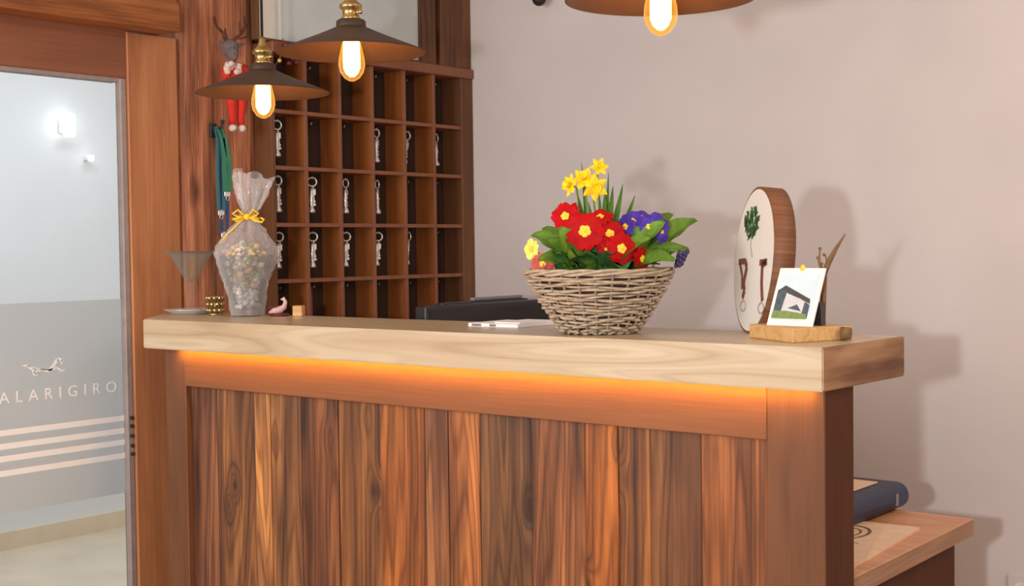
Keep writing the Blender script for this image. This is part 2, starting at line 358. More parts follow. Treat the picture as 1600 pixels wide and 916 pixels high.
# glass door
door = thing('door_1', '', ''); del door['label']; del door['category']; door['kind'] = 'structure'
b = B(); bx(b, XW - 0.035, XW - 0.027, -0.97, 0.148, 0.01, 1.912); obj('glass_pane', b, M['glass'], door)
b = B(); zs = [(0.657, 0.762), (0.779, 0.803), (0.820, 0.838), (0.855, 0.876), (0.893, 1.247)]
for z0, z1 in zs: bx(b, XW - 0.0265, XW - 0.0255, -0.97, 0.147, z0, z1)
obj('frosted_film', b, M['film'], door, label='grey frosted band with clear stripes')
b = B()
for z0, z1 in ((0.762, 0.779), (0.803, 0.820), (0.838, 0.855), (0.876, 0.893)): bx(b, XW - 0.0265, XW - 0.0255, -0.97, 0.147, z0, z1)
obj('film_stripes', b, M['white'], door, label='four white stripes across the film')
b = B(); bx(b, XW - 0.034, XW - 0.008, 0.148, 0.170, 0, 1.912, 0.003); bx(b, XW - 0.055, XW - 0.014, -0.98, 0.148, 1.900, 1.9125)
obj('door_seal', b, M['grey_seal'], door, label='thin grey metal edge profile')
b = B()
for zz in (0.86, 0.885, 0.80, 0.775, 0.83): ball(b, (XW - 0.006, 0.160, zz), 0.006)
obj('hinge_screw', b, M['iron'], door)
XF = XW - 0.0252
def text_mesh(name, body, size, mat, parent, loc, rot, sp=1.0, ext=0.0004, sx=1.0):
    cu = bpy.data.curves.new(name + '_curve', 'FONT'); cu.body = body; cu.size = size; cu.extrude = ext; cu.space_character = sp
    tmp = bpy.data.objects.new('tmp_text', cu); C.objects.link(tmp); bpy.context.view_layer.update()
    me = bpy.data.meshes.new_from_object(tmp.evaluated_get(bpy.context.evaluated_depsgraph_get())); bpy.data.objects.remove(tmp)
    me.name = name; me.materials.clear(); me.materials.append(mat)
    o = bpy.data.objects.new(name, me); C.objects.link(o); o.parent = parent; o.location = loc; o.rotation_euler = rot; o.scale = (sx, 1, 1)
    return o
text_mesh('lettering', 'IALARIGIRO', 0.047, M['white'], door, (XF, -0.285, 0.967), (PI / 2, 0, PI / 2), 1.75)
b = B()
def px2(u, v):   # logo strokes, in metres on the door plane
    return (-0.184 + (u - 42) * 0.002, 1.066 - (v - 575) * 0.00205)
def stroke(pts, w):
    for (u0, v0, w0), (u1, v1, w1) in zip(pts, pts[1:]):
        y0, z0 = px2(u0, v0); y1, z1 = px2(u1, v1); d = Vector((0, y1 - y0, z1 - z0)).normalized(); n = Vector((0, -d.z, d.y))
        P0 = Vector((XF, y0, z0)); P1 = Vector((XF, y1, z1))
        slab(b, [P0 - n * w0 * w, P1 - n * w1 * w, P1 + n * w1 * w, P0 + n * w0 * w], (0.0006, 0, 0))
stroke([(42, 573, 0.6), (50, 574, 2.2), (58, 580, 1.8), (62, 588, 2.4), (66, 588, 0.8)], 0.0018)
stroke([(60, 584, 1.2), (72, 581, 1.4), (84, 584, 2.4), (92, 576, 2.8), (98, 568, 2.6), (106, 570, 2.2), (104, 576, 0.8)], 0.0018)
stroke([(84, 583, 1.4), (96, 580, 1.6), (104, 585, 1.6), (110, 584, 0.6)], 0.0018)
stroke([(50, 574, 0.5), (70, 580, 0.7), (84, 582, 1.2)], 0.0018)
obj('horse_emblem', b, M['white'], door, label='white leaping horse emblem')

# glowing bodies imitating bulb reflections in the door glass
def bulb_glint(y, z, r, h, lab):
    t = thing('bulb_glint', lab, 'lamp', (-4.67, y, z))
    b = B(); bx(b, 0, 0.012, -r * 0.6, r * 0.6, -h * 0.3, h * 0.3, 0.002); bx(b, 0.01, 0.04, -0.006, 0.006, -0.006, 0.006); obj('glint_plate', b, M['silver'], t)
    b = B(); lathe(b, [(0, -h / 2), (r * 0.85, -h / 2 + 0.004), (r, -h * 0.3), (r, h * 0.4), (r * 0.9, h / 2), (0, h / 2)], 20, (0.04 + r, 0, 0)); obj('glint_body', b, M['glint_white'], t)
bulb_glint(1.375, 2.00, 0.030, 0.11, 'small glowing white body imitating a bulb reflection in the upper door glass')
bulb_glint(1.50, 1.85, 0.014, 0.03, 'tiny round glowing body imitating a bulb reflection, lower right of the bigger one')

# ------------------------------------------------------------------ counter
ct = thing('reception_counter', 'wooden reception counter with pale thick top, plank front and amber under-light', 'counter')
# countertop
b = B()
top = [(-2.055, 0.0), (0.0, 0.0), (0.004, 0.352), (-2.325, 0.352), (-2.325, 0.262)]
T = bmesh.new(); slab(T, [(x, y, 1.12) for x, y in top], (0, 0, 0.08))
bmesh.ops.recalc_face_normals(T, faces=list(T.faces))
bmesh.ops.bevel(T, geom=list(T.edges), offset=0.0022, segments=2, affect='EDGES')
T.faces.ensure_lookup_table()
for f in T.faces:
    if f.normal.x > 0.9: f.material_index = 1
merge(b, T); obj('countertop', b, [M['top_wood'], M['end_grain']], ct, label='thick pale timber slab with darker sawn end')
XR = -0.012
# rails and stiles (front at y=.03)
b = B(); bx(b, -1.909, -0.130, 0.030, 0.060, 1.019, 1.12, 0.0015); obj('top_rail', b, M['frame_wood'], ct)
b = B(); bx(b, -1.999, -1.909, 0.030, 0.060, 0, 1.12, 0.002); obj('stile', b, M['stile_wood'], ct)
b = B(); bx(b, -0.130, XR, 0.030, 0.060, 0, 1.12, 0.002); obj('stile', b, M['stile_wood'], ct)
b = B(); bx(b, -1.99, XR - 0.0005, 0.0605, 0.148, 0, 1.12, 0.001); obj('carcass', b, M['dark_side'], ct)
b = B(); bx(b, XR - 0.0005, XR + 0.001, 0.032, 0.148, 0, 1.12); obj('end_panel', b, M['dark_side'], ct, label='dark brown end panel')
b = B(); bx(b, -1.909, -0.13, 0.030, 0.06, 0, 0.10); obj('bottom_rail', b, M['frame_wood'], ct)
# planks
xs = [-1.909, -1.800, -1.640, -1.578, -1.462, -1.326, -1.176, -1.029, -0.957, -0.862, -0.714, -0.568, -0.484, -0.404, -0.284, -0.128]
tones = [(0.78, 0.76, 1.0), (0.86, 0.88, 0.88), (1.6, 1.7, 1.5), (0.95, 1.0, 0.98), (0.78, 0.70, 0.72), (0.92, 0.90, 0.78), (1.25, 1.0, 0.62), (1.02, 1.0, 1.1), (1.3, 1.12, 0.92),
         (0.55, 0.60, 0.66), (1.2, 1.12, 1.1), (1.3, 1.0, 0.6), (1.05, 0.98, 0.80), (0.72, 0.72, 0.76), (1.25, 1.08, 0.92)]
b = B(); tl = b.loops.layers.float_color.new('tone'); sl = b.loops.layers.float_color.new('shift')
for i in range(len(xs) - 1):
    n0 = len(b.faces); dy = 0.006 * random.random(); bx(b, xs[i] + 0.0008, xs[i + 1] - 0.0008, 0.046 + dy, 0.0602, 0.1, 1.02, 0.0022)
    b.faces.ensure_lookup_table(); sh = (random.random() * 9, random.random() * 9, random.random() * 9, 1)
    for f in b.faces[n0:]:
        for lp in f.loops: lp[tl] = tones[i] + (1,); lp[sl] = sh
obj('plank_panel', b, M['plank'], ct, label='inset panel of reclaimed vertical planks in mixed browns')
# under-light
b = B(); bx(b, -1.93, -0.03, 0.010, 0.019, 1.1192, 1.1199); obj('light_strip', b, M['led'], ct, label='amber light strip under the top edge')

# ------------------------------------------------------------------ desk behind
dk = thing('desk', 'lower wooden desk behind the counter, its corner showing at the right', 'desk')
T = bmesh.new(); slab(T, [(-2.0, 0.16, 0.70), (-0.032, 0.16, 0.70), (-0.046, 0.866, 0.70), (-2.0, 0.866, 0.70)], (0, 0, 0.04))
bmesh.ops.recalc_face_normals(T, faces=list(T.faces)); bmesh.ops.bevel(T, geom=list(T.edges), offset=0.0015, segments=1, affect='EDGES')
for f in T.faces:
    if f.normal.x > 0.9: f.material_index = 1
b = B(); merge(b, T); obj('desktop', b, [M['desk_wood'], M['desk_edge']], dk)
b = B(); bx(b, -0.085, -0.062, 0.17, 0.79, 0, 0.70, 0.001); obj('side_panel', b, M['dark_side'], dk)
b = B(); bx(b, -1.98, -1.955, 0.17, 0.79, 0, 0.70, 0.001); obj('side_panel', b, M['dark_side'], dk)
b = B(); bx(b, -1.955, -0.085, 0.74, 0.76, 0.3, 0.70, 0.001); obj('back_panel', b, M['dark_side'], dk)
# binder
bd = thing('ring_binder', 'thick navy blue ring binder with rounded spine lying on the desk', 'binder', (-0.215, 0.56, 0.7401))
b = B(); L = 0.335
prof = [(-0.27, 0.0), (-0.03, 0.0)] + [(-0.03 + 0.030 * math.sin(a), 0.031 - 0.031 * math.cos(a)) for a in [PI * k / 10 for k in range(1, 10)]] + [(-0.03, 0.062), (-0.27, 0.062), (-0.27, 0.058), (-0.03, 0.058)] + \
       [(-0.03 + 0.026 * math.sin(a), 0.031 + 0.027 * math.cos(a)) for a in [PI * k / 10 for k in range(1, 10)]] + [(-0.03, 0.004), (-0.27, 0.004)]
slab(b, [(x, 0, z) for x, z in prof], (0, L, 0)); obj('cover', b, M['navy'], bd)
b = B(); bx(b, -0.262, -0.035, 0.008, L - 0.008, 0.0045, 0.0575); obj('page_block', b, M['paper'], bd)
b = B(); bx(b, -0.0018, 0.0008, L - 0.075, L - 0.062, 0.017, 0.045); obj('spine_label', b, M['grey_print'], bd, label='small grey mark on the spine')
b = B(); bx(b, -0.215, 0.0, 0, 0.19, 0, 0.004, 0.001); o = obj('notepad', b, M['tan_card']); o.location = (-0.272, 0.655, 0.8024); tag(o, 'pale cream paper pad on top of the navy binder', 'paper')
# card on the desk
cd = thing('printed_card', 'tan printed card with a round ornament lying at the front of the desk', 'card', (0, 0, 0.7401))
b = B(); slab(b, [(-0.062, 0.235, 0), (-0.098, 0.675, 0), (-0.330, 0.655, 0), (-0.300, 0.215, 0)], (0, 0, 0.006)); obj('card_sheet', b, M['tan_card'], cd)
b = B()
for rr, w in ((0.06, 0.004), (0.04, 0.003)):
    tube(b, [(-0.215 + rr * 0.9 * math.cos(2 * PI * k / 32), 0.53 + rr * 1.3 * math.sin(2 * PI * k / 32), 0.006) for k in range(32)], w, 6, True, flat=0.25)
for k in range(9):
    a = k * 0.7; x = -0.20 + 0.006 * (k % 3); y = 0.28 + 0.02 * k
    tube(b, [(x, y, 0.006), (x + 0.03 + 0.01 * math.sin(a), y + 0.012, 0.006), (x + 0.05, y + 0.004, 0.006)], 0.002, 5, flat=0.3)
obj('ornament_print', b, M['bark'], cd, label='brown ring ornament and script')
# power socket at lower right
sk = thing('wall_socket', 'white socket plate low on the pink wall at the far right', 'socket', (-0.185, YW, 0.392))
b = B(); bx(b, -0.04, 0.04, -0.010, 0, -0.04, 0.04, 0.003, seg=2); obj('cover_plate', b, M['plaster'], sk)
b = B(); lathe(b, [(0.0, 0.0), (0.018, 0.0), (0.021, 0.004), (0.0215, 0.004)], 24)
for v in b.verts: v.co = Vector((v.co.x, -0.0105 - v.co.z * 0.3, v.co.y))
obj('socket_well', b, M['paper'], sk)

# ------------------------------------------------------------------ key cabinet
kc = thing('key_cabinet', 'brown wooden pigeonhole key cabinet on the wall, six cells wide', 'cabinet')
YS = [0.640, 0.790, 0.945, 1.101, 1.262, 1.418, 1.572]; ZS = [0.915, 1.10, 1.286, 1.471, 1.658, 1.842, 2.030]
XB = XW + 0.004
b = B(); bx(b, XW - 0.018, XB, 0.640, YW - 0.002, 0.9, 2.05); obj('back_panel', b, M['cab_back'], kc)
b = B(); bx(b, XB, XK, 0.640, 0.655, 0.9, 2.03, 0.001); obj('side_panel', b, M['stile_wood'], kc)
b = B(); bx(b, XB, XK + 0.004, 1.564, YW - 0.002, 0.9, 2.03, 0.002); obj('side_panel', b, M['stile_wood'], kc)
b = B(); bx(b, XB, XK + 0.012, 0.640, YW - 0.002, 2.030, 2.066, 0.003); obj('top_rail', b, M['cab_edge'], kc)
def edged(bm, x0, x1, y0, y1, z0, z1):
    bx(bm, x0, x1, y0, y1, z0, z1, 0.0006)
    bm.faces.ensure_lookup_table()
    for f in bm.faces: f.normal_update(); f.material_index = 1 if f.calc_center_median().x > x1 - 0.001 else 0
for y in YS[1:-1]:
    b = B(); edged(b, XB, XK - 0.002, y - 0.0075, y + 0.0075, 0.9, 2.03); obj('divider', b, [M['cab_in'], M['cab_edge']], kc)
for z in ZS[:-1]:
    b = B(); edged(b, XB, XK, 0.655, 1.564, z - 0.0065, z + 0.0065); obj('shelf', b, [M['cab_in'], M['cab_edge']], kc)
for r in range(1, 6):
    for c in range(6):
        y = YS[c] + 0.074 + 0.001 * ((r * 7 + c) % 3); z = ZS[r + 1] - 0.010
        b = B(); tube(b, [(XB, y, z - 0.012), (XB + 0.030, y, z - 0.014), (XB + 0.036, y, z - 0.018), (XB + 0.038, y, z - 0.010)], 0.0016, 6)
        obj('hook', b, M['steel'], kc)

# room keys: ring, blade key, weight fob
def make_key():
    t = thing('room_key', '', 'key')
    b = B(); tube(b, [(0, 0.013 * math.cos(2 * PI * k / 20), -0.013 + 0.013 * math.sin(2 * PI * k / 20)) for k in range(20)], 0.0028, 6, True); obj('key_ring', b, M['steel'], t)
    b = B(); tube(b, [(0, 0.002, -0.026), (0.001, 0.004, -0.036)], 0.0022, 6); bx(b, -0.001, 0.0012, -0.006, 0.010, -0.052, -0.034, 0.0008); bx(b, -0.001, 0.001, -0.001, 0.006, -0.085, -0.05, 0.0005)
    bx(b, -0.001, 0.001, 0.005, 0.009, -0.083, -0.077); bx(b, -0.001, 0.001, 0.005, 0.008, -0.073, -0.068); obj('key_blade', b, M['steel'], t)
    b = B(); lathe(b, [(0, -0.030), (0.003, -0.032), (0.004, -0.040), (0.006, -0.048), (0.007, -0.075), (0.005, -0.082), (0.006, -0.086), (0.011, -0.098), (0.0115, -0.104), (0, -0.106)], 14)
    lathe(b, [(0.0075, -0.055), (0.0085, -0.058), (0.0075, -0.061)], 14)
    for v in b.verts: v.co.y -= 0.003 + (-0.03 - v.co.z) * 0.02
    obj('weight_fob', b, M['steel'], t)
    return t
key0 = make_key(); used = False
rown = {4: 'upper', 3: 'middle', 2: 'lower'}; coln = ['first', 'second', 'third', 'fourth', 'fifth', 'sixth']
for r, cols in ((4, (0, 3, 4, 5)), (3, (0, 1, 2, 3)), (2, (0, 1, 2, 3, 4))):
    for c in cols:
        k = copy_tree(key0) if used else key0; used = True
        y = YS[c] + 0.074 + 0.001 * ((r * 7 + c) % 3)
        k.scale = (1.25, 1.25, 1.15); k.location = (XB + 0.034, y, ZS[r + 1] - 0.0235); k.rotation_euler = ((-0.16 if (r, c) in ((4, 4), (2, 4)) else random.uniform(-0.05, 0.05)), 0, random.uniform(-0.5, 0.5))
        k['label'] = 'silver room key hanging in the %s cell of the %s key row from left' % (coln[c], rown[r]); k['group'] = 'room keys hanging in the cabinet'
        k['category'] = 'key'

b = B(); bx(b, -0.001, 0.001, 0, 0.05, 0, 0.15, 0.0003); bx(b, 0.002, 0.006, 0.003, 0.047, 0, 0.14, 0.0006)
o = obj('booklet', b, M['book_blue']); o.location = (XB + 0.028, 0.80, 1.107); o.rotation_euler = (0, 0.0, 0); tag(o, 'dark blue booklet standing in the bottom visible cell, second from left', 'booklet')
b = B(); bx(b, 0, 0.004, 0, 0.06, 0, 0.155, 0.0005); o = obj('folded_leaflet', b, M['pink_check']); o.location = (XB + 0.012, 0.815, 1.107); tag(o, 'dull purple leaflet behind the blue booklet in the key cabinet', 'leaflet')

# panel over the cabinet and boards beside it
fp = thing('glazed_panel', 'pale grey glazed panel standing above the key cabinet', 'panel')
b = B(); bx(b, XK - 0.03, XK - 0.012, 0.602, 1.350, 2.075, 2.78, 0.001); obj('pale_sheet', b, M['pale_panel'], fp)
b = B(); bx(b, XK - 0.03, XK - 0.008, 0.606, 0.672, 2.075, 2.78, 0.001); bx(b, XK - 0.03, XK - 0.009, 0.690, 0.700, 2.075, 2.78, 0.001); obj('cream_edge_strip', b, M['cream_panel'], fp)
b = B(); bx(b, XK - 0.035, XK - 0.004, 0.592, 0.602, 2.068, 2.78, 0.001); bx(b, XK - 0.035, XK - 0.004, 1.350, 1.357, 2.068, 2.78, 0.001); bx(b, XK - 0.034, XK - 0.004, 0.602, 1.350, 2.067, 2.075, 0.001); obj('dark_edging', b, M['board_wood'], fp)
box_obj('trim_6', (XW - 0.02, XK - 0.006, 1.360, 1.440, 2.067, 2.79), M['board_wood'], bev=0.002, kind='structure')
box_obj('trim_7', (XW - 0.02, XK - 0.002, 1.462, YW - 0.001, 2.067, 2.79), M['board_wood'], bev=0.002, kind='structure')

# ------------------------------------------------------------------ pendant lamps
def pendant(loc, lab, first=[None]):
    t = thing('pendant_lamp', lab, 'lamp', loc, 0, 'flat metal pendant lamps above the counter')
    b = B(); prof = [(0.034, 0.057), (0.042, 0.053), (0.055, 0.047), (0.085, 0.034), (0.125, 0.018), (0.160, 0.004), (0.170, 0.0), (0.1715, -0.002), (0.1695, -0.002)]
    lathe(b, prof, 64); lathe(b, [(0.034, 0.057), (0.034, 0.069), (0.030, 0.073), (0.018, 0.074)], 40); obj('lamp_shade', b, M['shade'], t)
    b = B(); lathe(b, [(0.1694, -0.002), (0.1585, 0.001), (0.124, 0.0155), (0.084, 0.0315), (0.051, 0.045), (0.030, 0.053), (0.0, 0.0535)], 64); obj('shade_lining', b, M['shade_in'], t, label='paler inside of the shade')
    b = B(); lathe(b, [(0.0, 0.073), (0.022, 0.073), (0.022, 0.078), (0.019, 0.081), (0.019, 0.096), (0.0255, 0.100), (0.0255, 0.108), (0.020, 0.111), (0.013, 0.118), (0.009, 0.130), (0.008, 0.142), (0, 0.142)], 28)
    bx(b, 0.018, 0.030, -0.003, 0.003, 0.085, 0.091, 0.001); ball(b, (0.032, 0, 0.088), 0.005)
    lathe(b, [(0.0, 0.053), (0.017, 0.053), (0.017, 0.046), (0.014, 0.042), (0, 0.042)], 24); obj('brass_socket', b, M['brass'], t)
    b = B(); tube(b, [(0, 0, 0.140), (0, 0, 2.80 - loc[2])], 0.0035, 10); obj('cord', b, M['cord'], t)
    b = B(); lathe(b, [(0.012, 0.044), (0.015, 0.036), (0.022, 0.018), (0.0295, -0.015), (0.0305, -0.030), (0.027, -0.046), (0.017, -0.060), (0.006, -0.066), (0, -0.0665)], 28); bulb = obj('bulb', b, M['bulb_glass'], t)
    b = B(); lathe(b, [(0.0, 0.040), (0.014, 0.037), (0.0185, 0.022), (0.0195, -0.010), (0.0195, -0.036), (0.014, -0.049), (0.006, -0.056), (0, -0.057)], 16); obj('filament', b, M['filament'], bulb)
    l = bpy.data.lights.new('bulb_light', 'POINT'); l.energy = 7.0; l.color = (1.0, 0.58, 0.22); l.shadow_soft_size = 0.022
    lo = bpy.data.objects.new('bulb_light', l); C.objects.link(lo); lo.location = Vector(loc) + Vector((0, 0, -0.012))
    return t
pendant((-1.583, 0.050, 1.794), 'smallest-looking pendant lamp at left, in front of the rough post')
pendant((-1.136, -0.062, 1.839), 'middle pendant lamp, hanging in front of the key cabinet')
pendant((-0.232, -0.163, 1.830), 'largest-looking pendant lamp at right, cut off by the top edge')

# wrought iron scroll on the back wall
ib = thing('iron_bracket', 'dark wrought iron wall bracket ending in a ball, at the top edge', 'bracket', (-1.868, YW, 2.283))
b = B(); bx(b, -0.03, 0.03, -0.012, 0, 0.10, 0.34, 0.003); obj('back_plate', b, M['iron'], ib)
b = B(); tube(b, [(0, -0.01, 0.26), (0, -0.10, 0.27), (0, -0.16, 0.22), (0, -0.16, 0.12), (-0.01, -0.10, 0.04), (-0.012, -0.05, 0.0)], 0.008, 10); ball(b, (-0.012, -0.05, -0.002), 0.025, 1, 1, 1, 18, 14); obj('scroll_arm', b, M['iron'], ib)

# ------------------------------------------------------------------ things on the post
rd = thing('reindeer_figure', 'hanging reindeer figure in red clothes with antlers, on the rough post', 'figure', (XW + 0.055, 0.520, 2.00), math.radians(90 - 12)); rd.scale = (1.06, 1.06, 1.02)
# local: x right (world +y), y away from wall is -y ... built facing -y
def Fg(u, v): return ((u - 357) * 0.00195, (86 - v) * 0.00195)
b = B()
ball(b, (-0.010, -0.01, 0.030), 0.026, 1, 1, 1.15, 16, 12); ball(b, (-0.012, -0.032, 0.010), 0.017, 1, 1.2, 1.3, 14, 10)
ball(b, (-0.012, -0.047, -0.002), 0.008); obj('head', b, M['fur'], rd)
for s in (-1, 1):
    b = B()
    for k in range(6):
        q = k / 5; ball(b, (-0.010 + s * (0.022 + 0.022 * q), -0.008, 0.040 + 0.010 * q), 0.008 * (1 - 0.6 * q), 1, 0.5, 0.9)
    obj('ear', b, M['fur'], rd)
b = B()
def branch(pts, r): tube(b, pts, r, 7)
branch([(-0.018, 0, 0.052), (-0.028, 0, 0.078), (-0.046, 0.004, 0.098), (-0.052, 0.004, 0.128)], [0.005, 0.0045, 0.0035, 0.0015])
branch([(-0.030, 0, 0.080), (-0.040, -0.006, 0.086), (-0.058, -0.008, 0.104)], [0.004, 0.003, 0.001])
branch([(-0.044, 0.004, 0.096), (-0.060, 0.002, 0.122)], [0.003, 0.001])
branch([(0.000, 0, 0.052), (0.014, 0, 0.066), (0.034, 0.003, 0.082), (0.046, 0.004, 0.108), (0.045, 0.004, 0.138)], [0.0055, 0.005, 0.004, 0.003, 0.0015])
branch([(0.016, 0, 0.067), (0.032, -0.008, 0.066), (0.046, -0.010, 0.074)], [0.004, 0.003, 0.001]); branch([(0.032, 0, 0.08), (0.026, 0, 0.104), (0.028, 0, 0.120)], [0.003, 0.002, 0.001])
branch([(0.043, 0.004, 0.10), (0.056, 0.002, 0.116)], [0.003, 0.001])
obj('antlers', b, M['antler'], rd)
b = B()
for k in range(26):
    a = random.random() * 2 * PI; ball(b, (-0.008 + 0.020 * math.cos(a), -0.020 + 0.012 * math.sin(a), -0.018 - random.random() * 0.03), 0.010, 1, 1, 0.9, 8, 6)
obj('fur_collar', b, M['whitefur'], rd, label='white fluffy collar')
b = B()
T = bmesh.new(); lathe(T, [(0, -0.005), (0.018, -0.010), (0.028, -0.04), (0.032, -0.085), (0.030, -0.10), (0, -0.102)], 20)
merge(b, T, mat=Matrix.Translation((0.010, 0.004, 0)))
tube(b, [(0.030, 0, -0.022), (0.042, -0.005, -0.035), (0.040, -0.020, -0.052)], [0.013, 0.012, 0.011], 10)
tube(b, [(-0.014, 0, -0.026), (-0.026, -0.005, -0.046), (-0.024, -0.020, -0.068)], [0.013, 0.012, 0.011], 10)
obj('jacket', b, M['redfelt'], rd)
for s, dx in ((-1, -0.004), (1, 0.026)):
    b = B(); tube(b, [(dx, 0, -0.09), (dx + 0.002 * s, -0.004, -0.14), (dx - 0.002 * s, -0.004, -0.185), (dx, 0, -0.205)], [0.016, 0.014, 0.011, 0.010], 12); obj('leg', b, M['redfelt'], rd)
    b = B(); ball(b, (dx, -0.006, -0.216), 0.013, 0.9, 1.3, 0.9, 12, 8); obj('foot', b, M['whitefur'], rd)
b = B(); tube(b, [(-0.005, 0.012, 0.055), (-0.003, 0.03, 0.085), (0, 0.04, 0.10)], 0.0015, 6); obj('hanging_loop', b, M['cord'], rd)

ph = thing('wall_hook', 'small dark metal hook on the post holding the lanyards', 'hook', (XW + 0.016, 0.470, 1.78))
b = B(); bx(b, -0.004, 0.006, -0.012, 0.012, -0.03, 0.014, 0.002); tube(b, [(0.004, 0, 0.0), (0.028, 0, -0.004), (0.042, 0.0, -0.002), (0.048, 0, 0.014)], 0.004, 8); ball(b, (0.048, 0, 0.016), 0.007); obj('hook_body', b, M['iron'], ph)
for i, (dy, ml, lab, zl) in enumerate(((0.030, 'lan_green', 'green lanyard, broadest one hanging on the post below the reindeer', -0.20), (0.012, 'lan_teal', 'teal lanyard hanging on the post, left of the green one', -0.26), (0.030, 'lan_blue', 'blue lanyard whose lower ends show under the green one', -0.33))):
    x0 = XW + 0.026 + 0.010 * (2 - i); ob = thing('lanyard', lab, 'lanyard', (x0, 0.470, 1.776), 0, 'lanyards hanging on the post')
    b = B()
    for s in (-1, 1):
        w = 0.006 if i != 0 else 0.009; yo = dy - 0.004 + s * (0.008 + 0.002 * i)
        pts = [(0, s * 0.002, 0.006), (0.003, yo * 0.6, -0.03), (0.003, yo, -0.09), (0.004 - 0.002 * s, yo + 0.004 * s, zl * 0.6), (0.003, yo + 0.001, zl)]
        for p, q in zip(pts, pts[1:]): slab(b, [Vector(p) + Vector((0, -w, 0)), Vector(p) + Vector((0, w, 0)), Vector(q) + Vector((0, w, 0)), Vector(q) + Vector((0, -w, 0))], (0.0012, 0, 0))
    obj('ribbon', b, M[ml], ob)
    b = B(); bx(b, 0, 0.003, dy - 0.014, dy + 0.010, zl - 0.014, zl + 0.004, 0.001); tube(b, [(0.002, dy - 0.002 + 0.006 * math.cos(a), zl - 0.02 + 0.007 * math.sin(a)) for a in [2 * PI * k / 12 for k in range(12)]], 0.0012, 5, True); obj('clip', b, M['steel'], ob)

# berry sprig by the cabinet corner
bs = thing('berry_sprig', 'small dark red berry decoration hanging at the upper left cabinet corner', 'decoration', (XK + 0.03, 0.68, 2.045))
b = B(); tube(b, [(-0.015, 0, 0.03), (0, 0, 0.0), (0.002, 0.02, -0.03), (0, 0.045, -0.05)], 0.002, 6); tube(b, [(0, 0, 0), (0, -0.02, -0.02), (0.002, -0.03, -0.05)], 0.0018, 6); obj('twig', b, M['bark'], bs)
for k, (y, z, mm, rr) in enumerate([(0, 0.008, 'dark_red', 0.014), (0.02, -0.02, 'dark_red', 0.012), (-0.018, -0.02, 'dark_red', 0.010), (0.04, -0.045, 'dark_red', 0.010), (-0.03, -0.045, 'candy_gold', 0.007), (0.01, -0.05, 'dark_red', 0.009), (0.032, -0.015, 'candy_gold', 0.006)]):
    b = B(); ball(b, (0.004, y, z), rr); obj('berry', b, M[mm], bs)

# ------------------------------------------------------------------ tray, glass bowl, beads
TR = (-2.195, 0.268, 1.2)
ty = thing('silver_tray', 'round silver tray at the far left end of the counter', 'tray', TR)
b = B(); lathe(b, [(0, 0.0005), (0.055, 0.0005), (0.060, 0.004), (0.076, 0.011), (0.080, 0.0135), (0.081, 0.015), (0.077, 0.0145), (0.060, 0.007), (0, 0.006)], 48); obj('tray_dish', b, M['silver'], ty)
bw = thing('glass_bowl', 'smoky stemmed glass bowl standing on the silver tray', 'bowl', (TR[0], TR[1], TR[2] + 0.0066))
b = B(); lathe(b, [(0.0, 0.0), (0.036, 0.0), (0.034, 0.006), (0.012, 0.014), (0.0075, 0.03), (0.0075, 0.062), (0.012, 0.080), (0.022, 0.104), (0.040, 0.136), (0.060, 0.166), (0.079, 0.180), (0.078, 0.182), (0.058, 0.169), (0.037, 0.139), (0.019, 0.108), (0.008, 0.090), (0, 0.088)], 48); obj('glass_body', b, M['bowl_glass'], bw)
b = B(); tube(b, [(0.077 * math.cos(2 * PI * k / 48), 0.077 * math.sin(2 * PI * k / 48), 0.181) for k in range(48)], 0.0018, 6, True); obj('rim', b, M['bowl_glass'], bw)
hd = thing('bead_candle_holder', 'small candle holder of shiny gold beads between the tray and the wrapped glass', 'candle holder', (-2.072, 0.262, 1.2))
b = B(); lathe(b, [(0, 0), (0.020, 0), (0.020, 0.004), (0.016, 0.006), (0, 0.006)], 20); tube(b, [(0, 0, 0.005), (0, 0, 0.05)], 0.004, 8); obj('stand', b, M['gold'], hd)
for ri, (zz, nn, rr) in enumerate(((0.014, 9, 0.021), (0.032, 9, 0.023), (0.050, 9, 0.022))):
    for k in range(nn):
        a = 2 * PI * (k + 0.5 * ri) / nn; b = B(); ball(b, (rr * math.cos(a), rr * math.sin(a), zz), 0.0075, 1, 1, 1, 12, 8); obj('bead', b, M['gold'], hd)

# ------------------------------------------------------------------ wrapped glass with ribbon
VG = (-1.925, 0.262, 1.2)
vg = thing('gift_glass', 'cut glass tumbler wrapped in clear cellophane tied with yellow ribbon', 'gift', VG, VIEW)
b = B(); seg = 64
prof = [(0.0, 0.0), (0.038, 0.0), (0.041, 0.01), (0.046, 0.05), (0.058, 0.10), (0.070, 0.145), (0.074, 0.175), (0.071, 0.175), (0.066, 0.145), (0.054, 0.10), (0.042, 0.052), (0.036, 0.02), (0, 0.016)]
lathe(b, prof, seg)
for v in b.verts:
    r = math.hypot(v.co.x, v.co.y)
    if r > 0.02:
        a = math.atan2(v.co.y, v.co.x); k = 1 + 0.025 * math.cos(a * 12 + v.co.z * 60); v.co.x *= k; v.co.y *= k
obj('tumbler', b, M['glass'], vg)
b = B(); nz = 44; seg = 72; rg = []
def cr(z):
    P = [(0.0, 0.046), (0.05, 0.052), (0.10, 0.067), (0.15, 0.082), (0.20, 0.084), (0.235, 0.060), (0.265, 0.030), (0.283, 0.017), (0.30, 0.020), (0.34, 0.038), (0.38, 0.046), (0.415, 0.050)]
    for (z0, r0), (z1, r1) in zip(P, P[1:]):
        if z <= z1: return r0 + (r1 - r0) * (z - z0) / (z1 - z0)
    return P[-1][1]
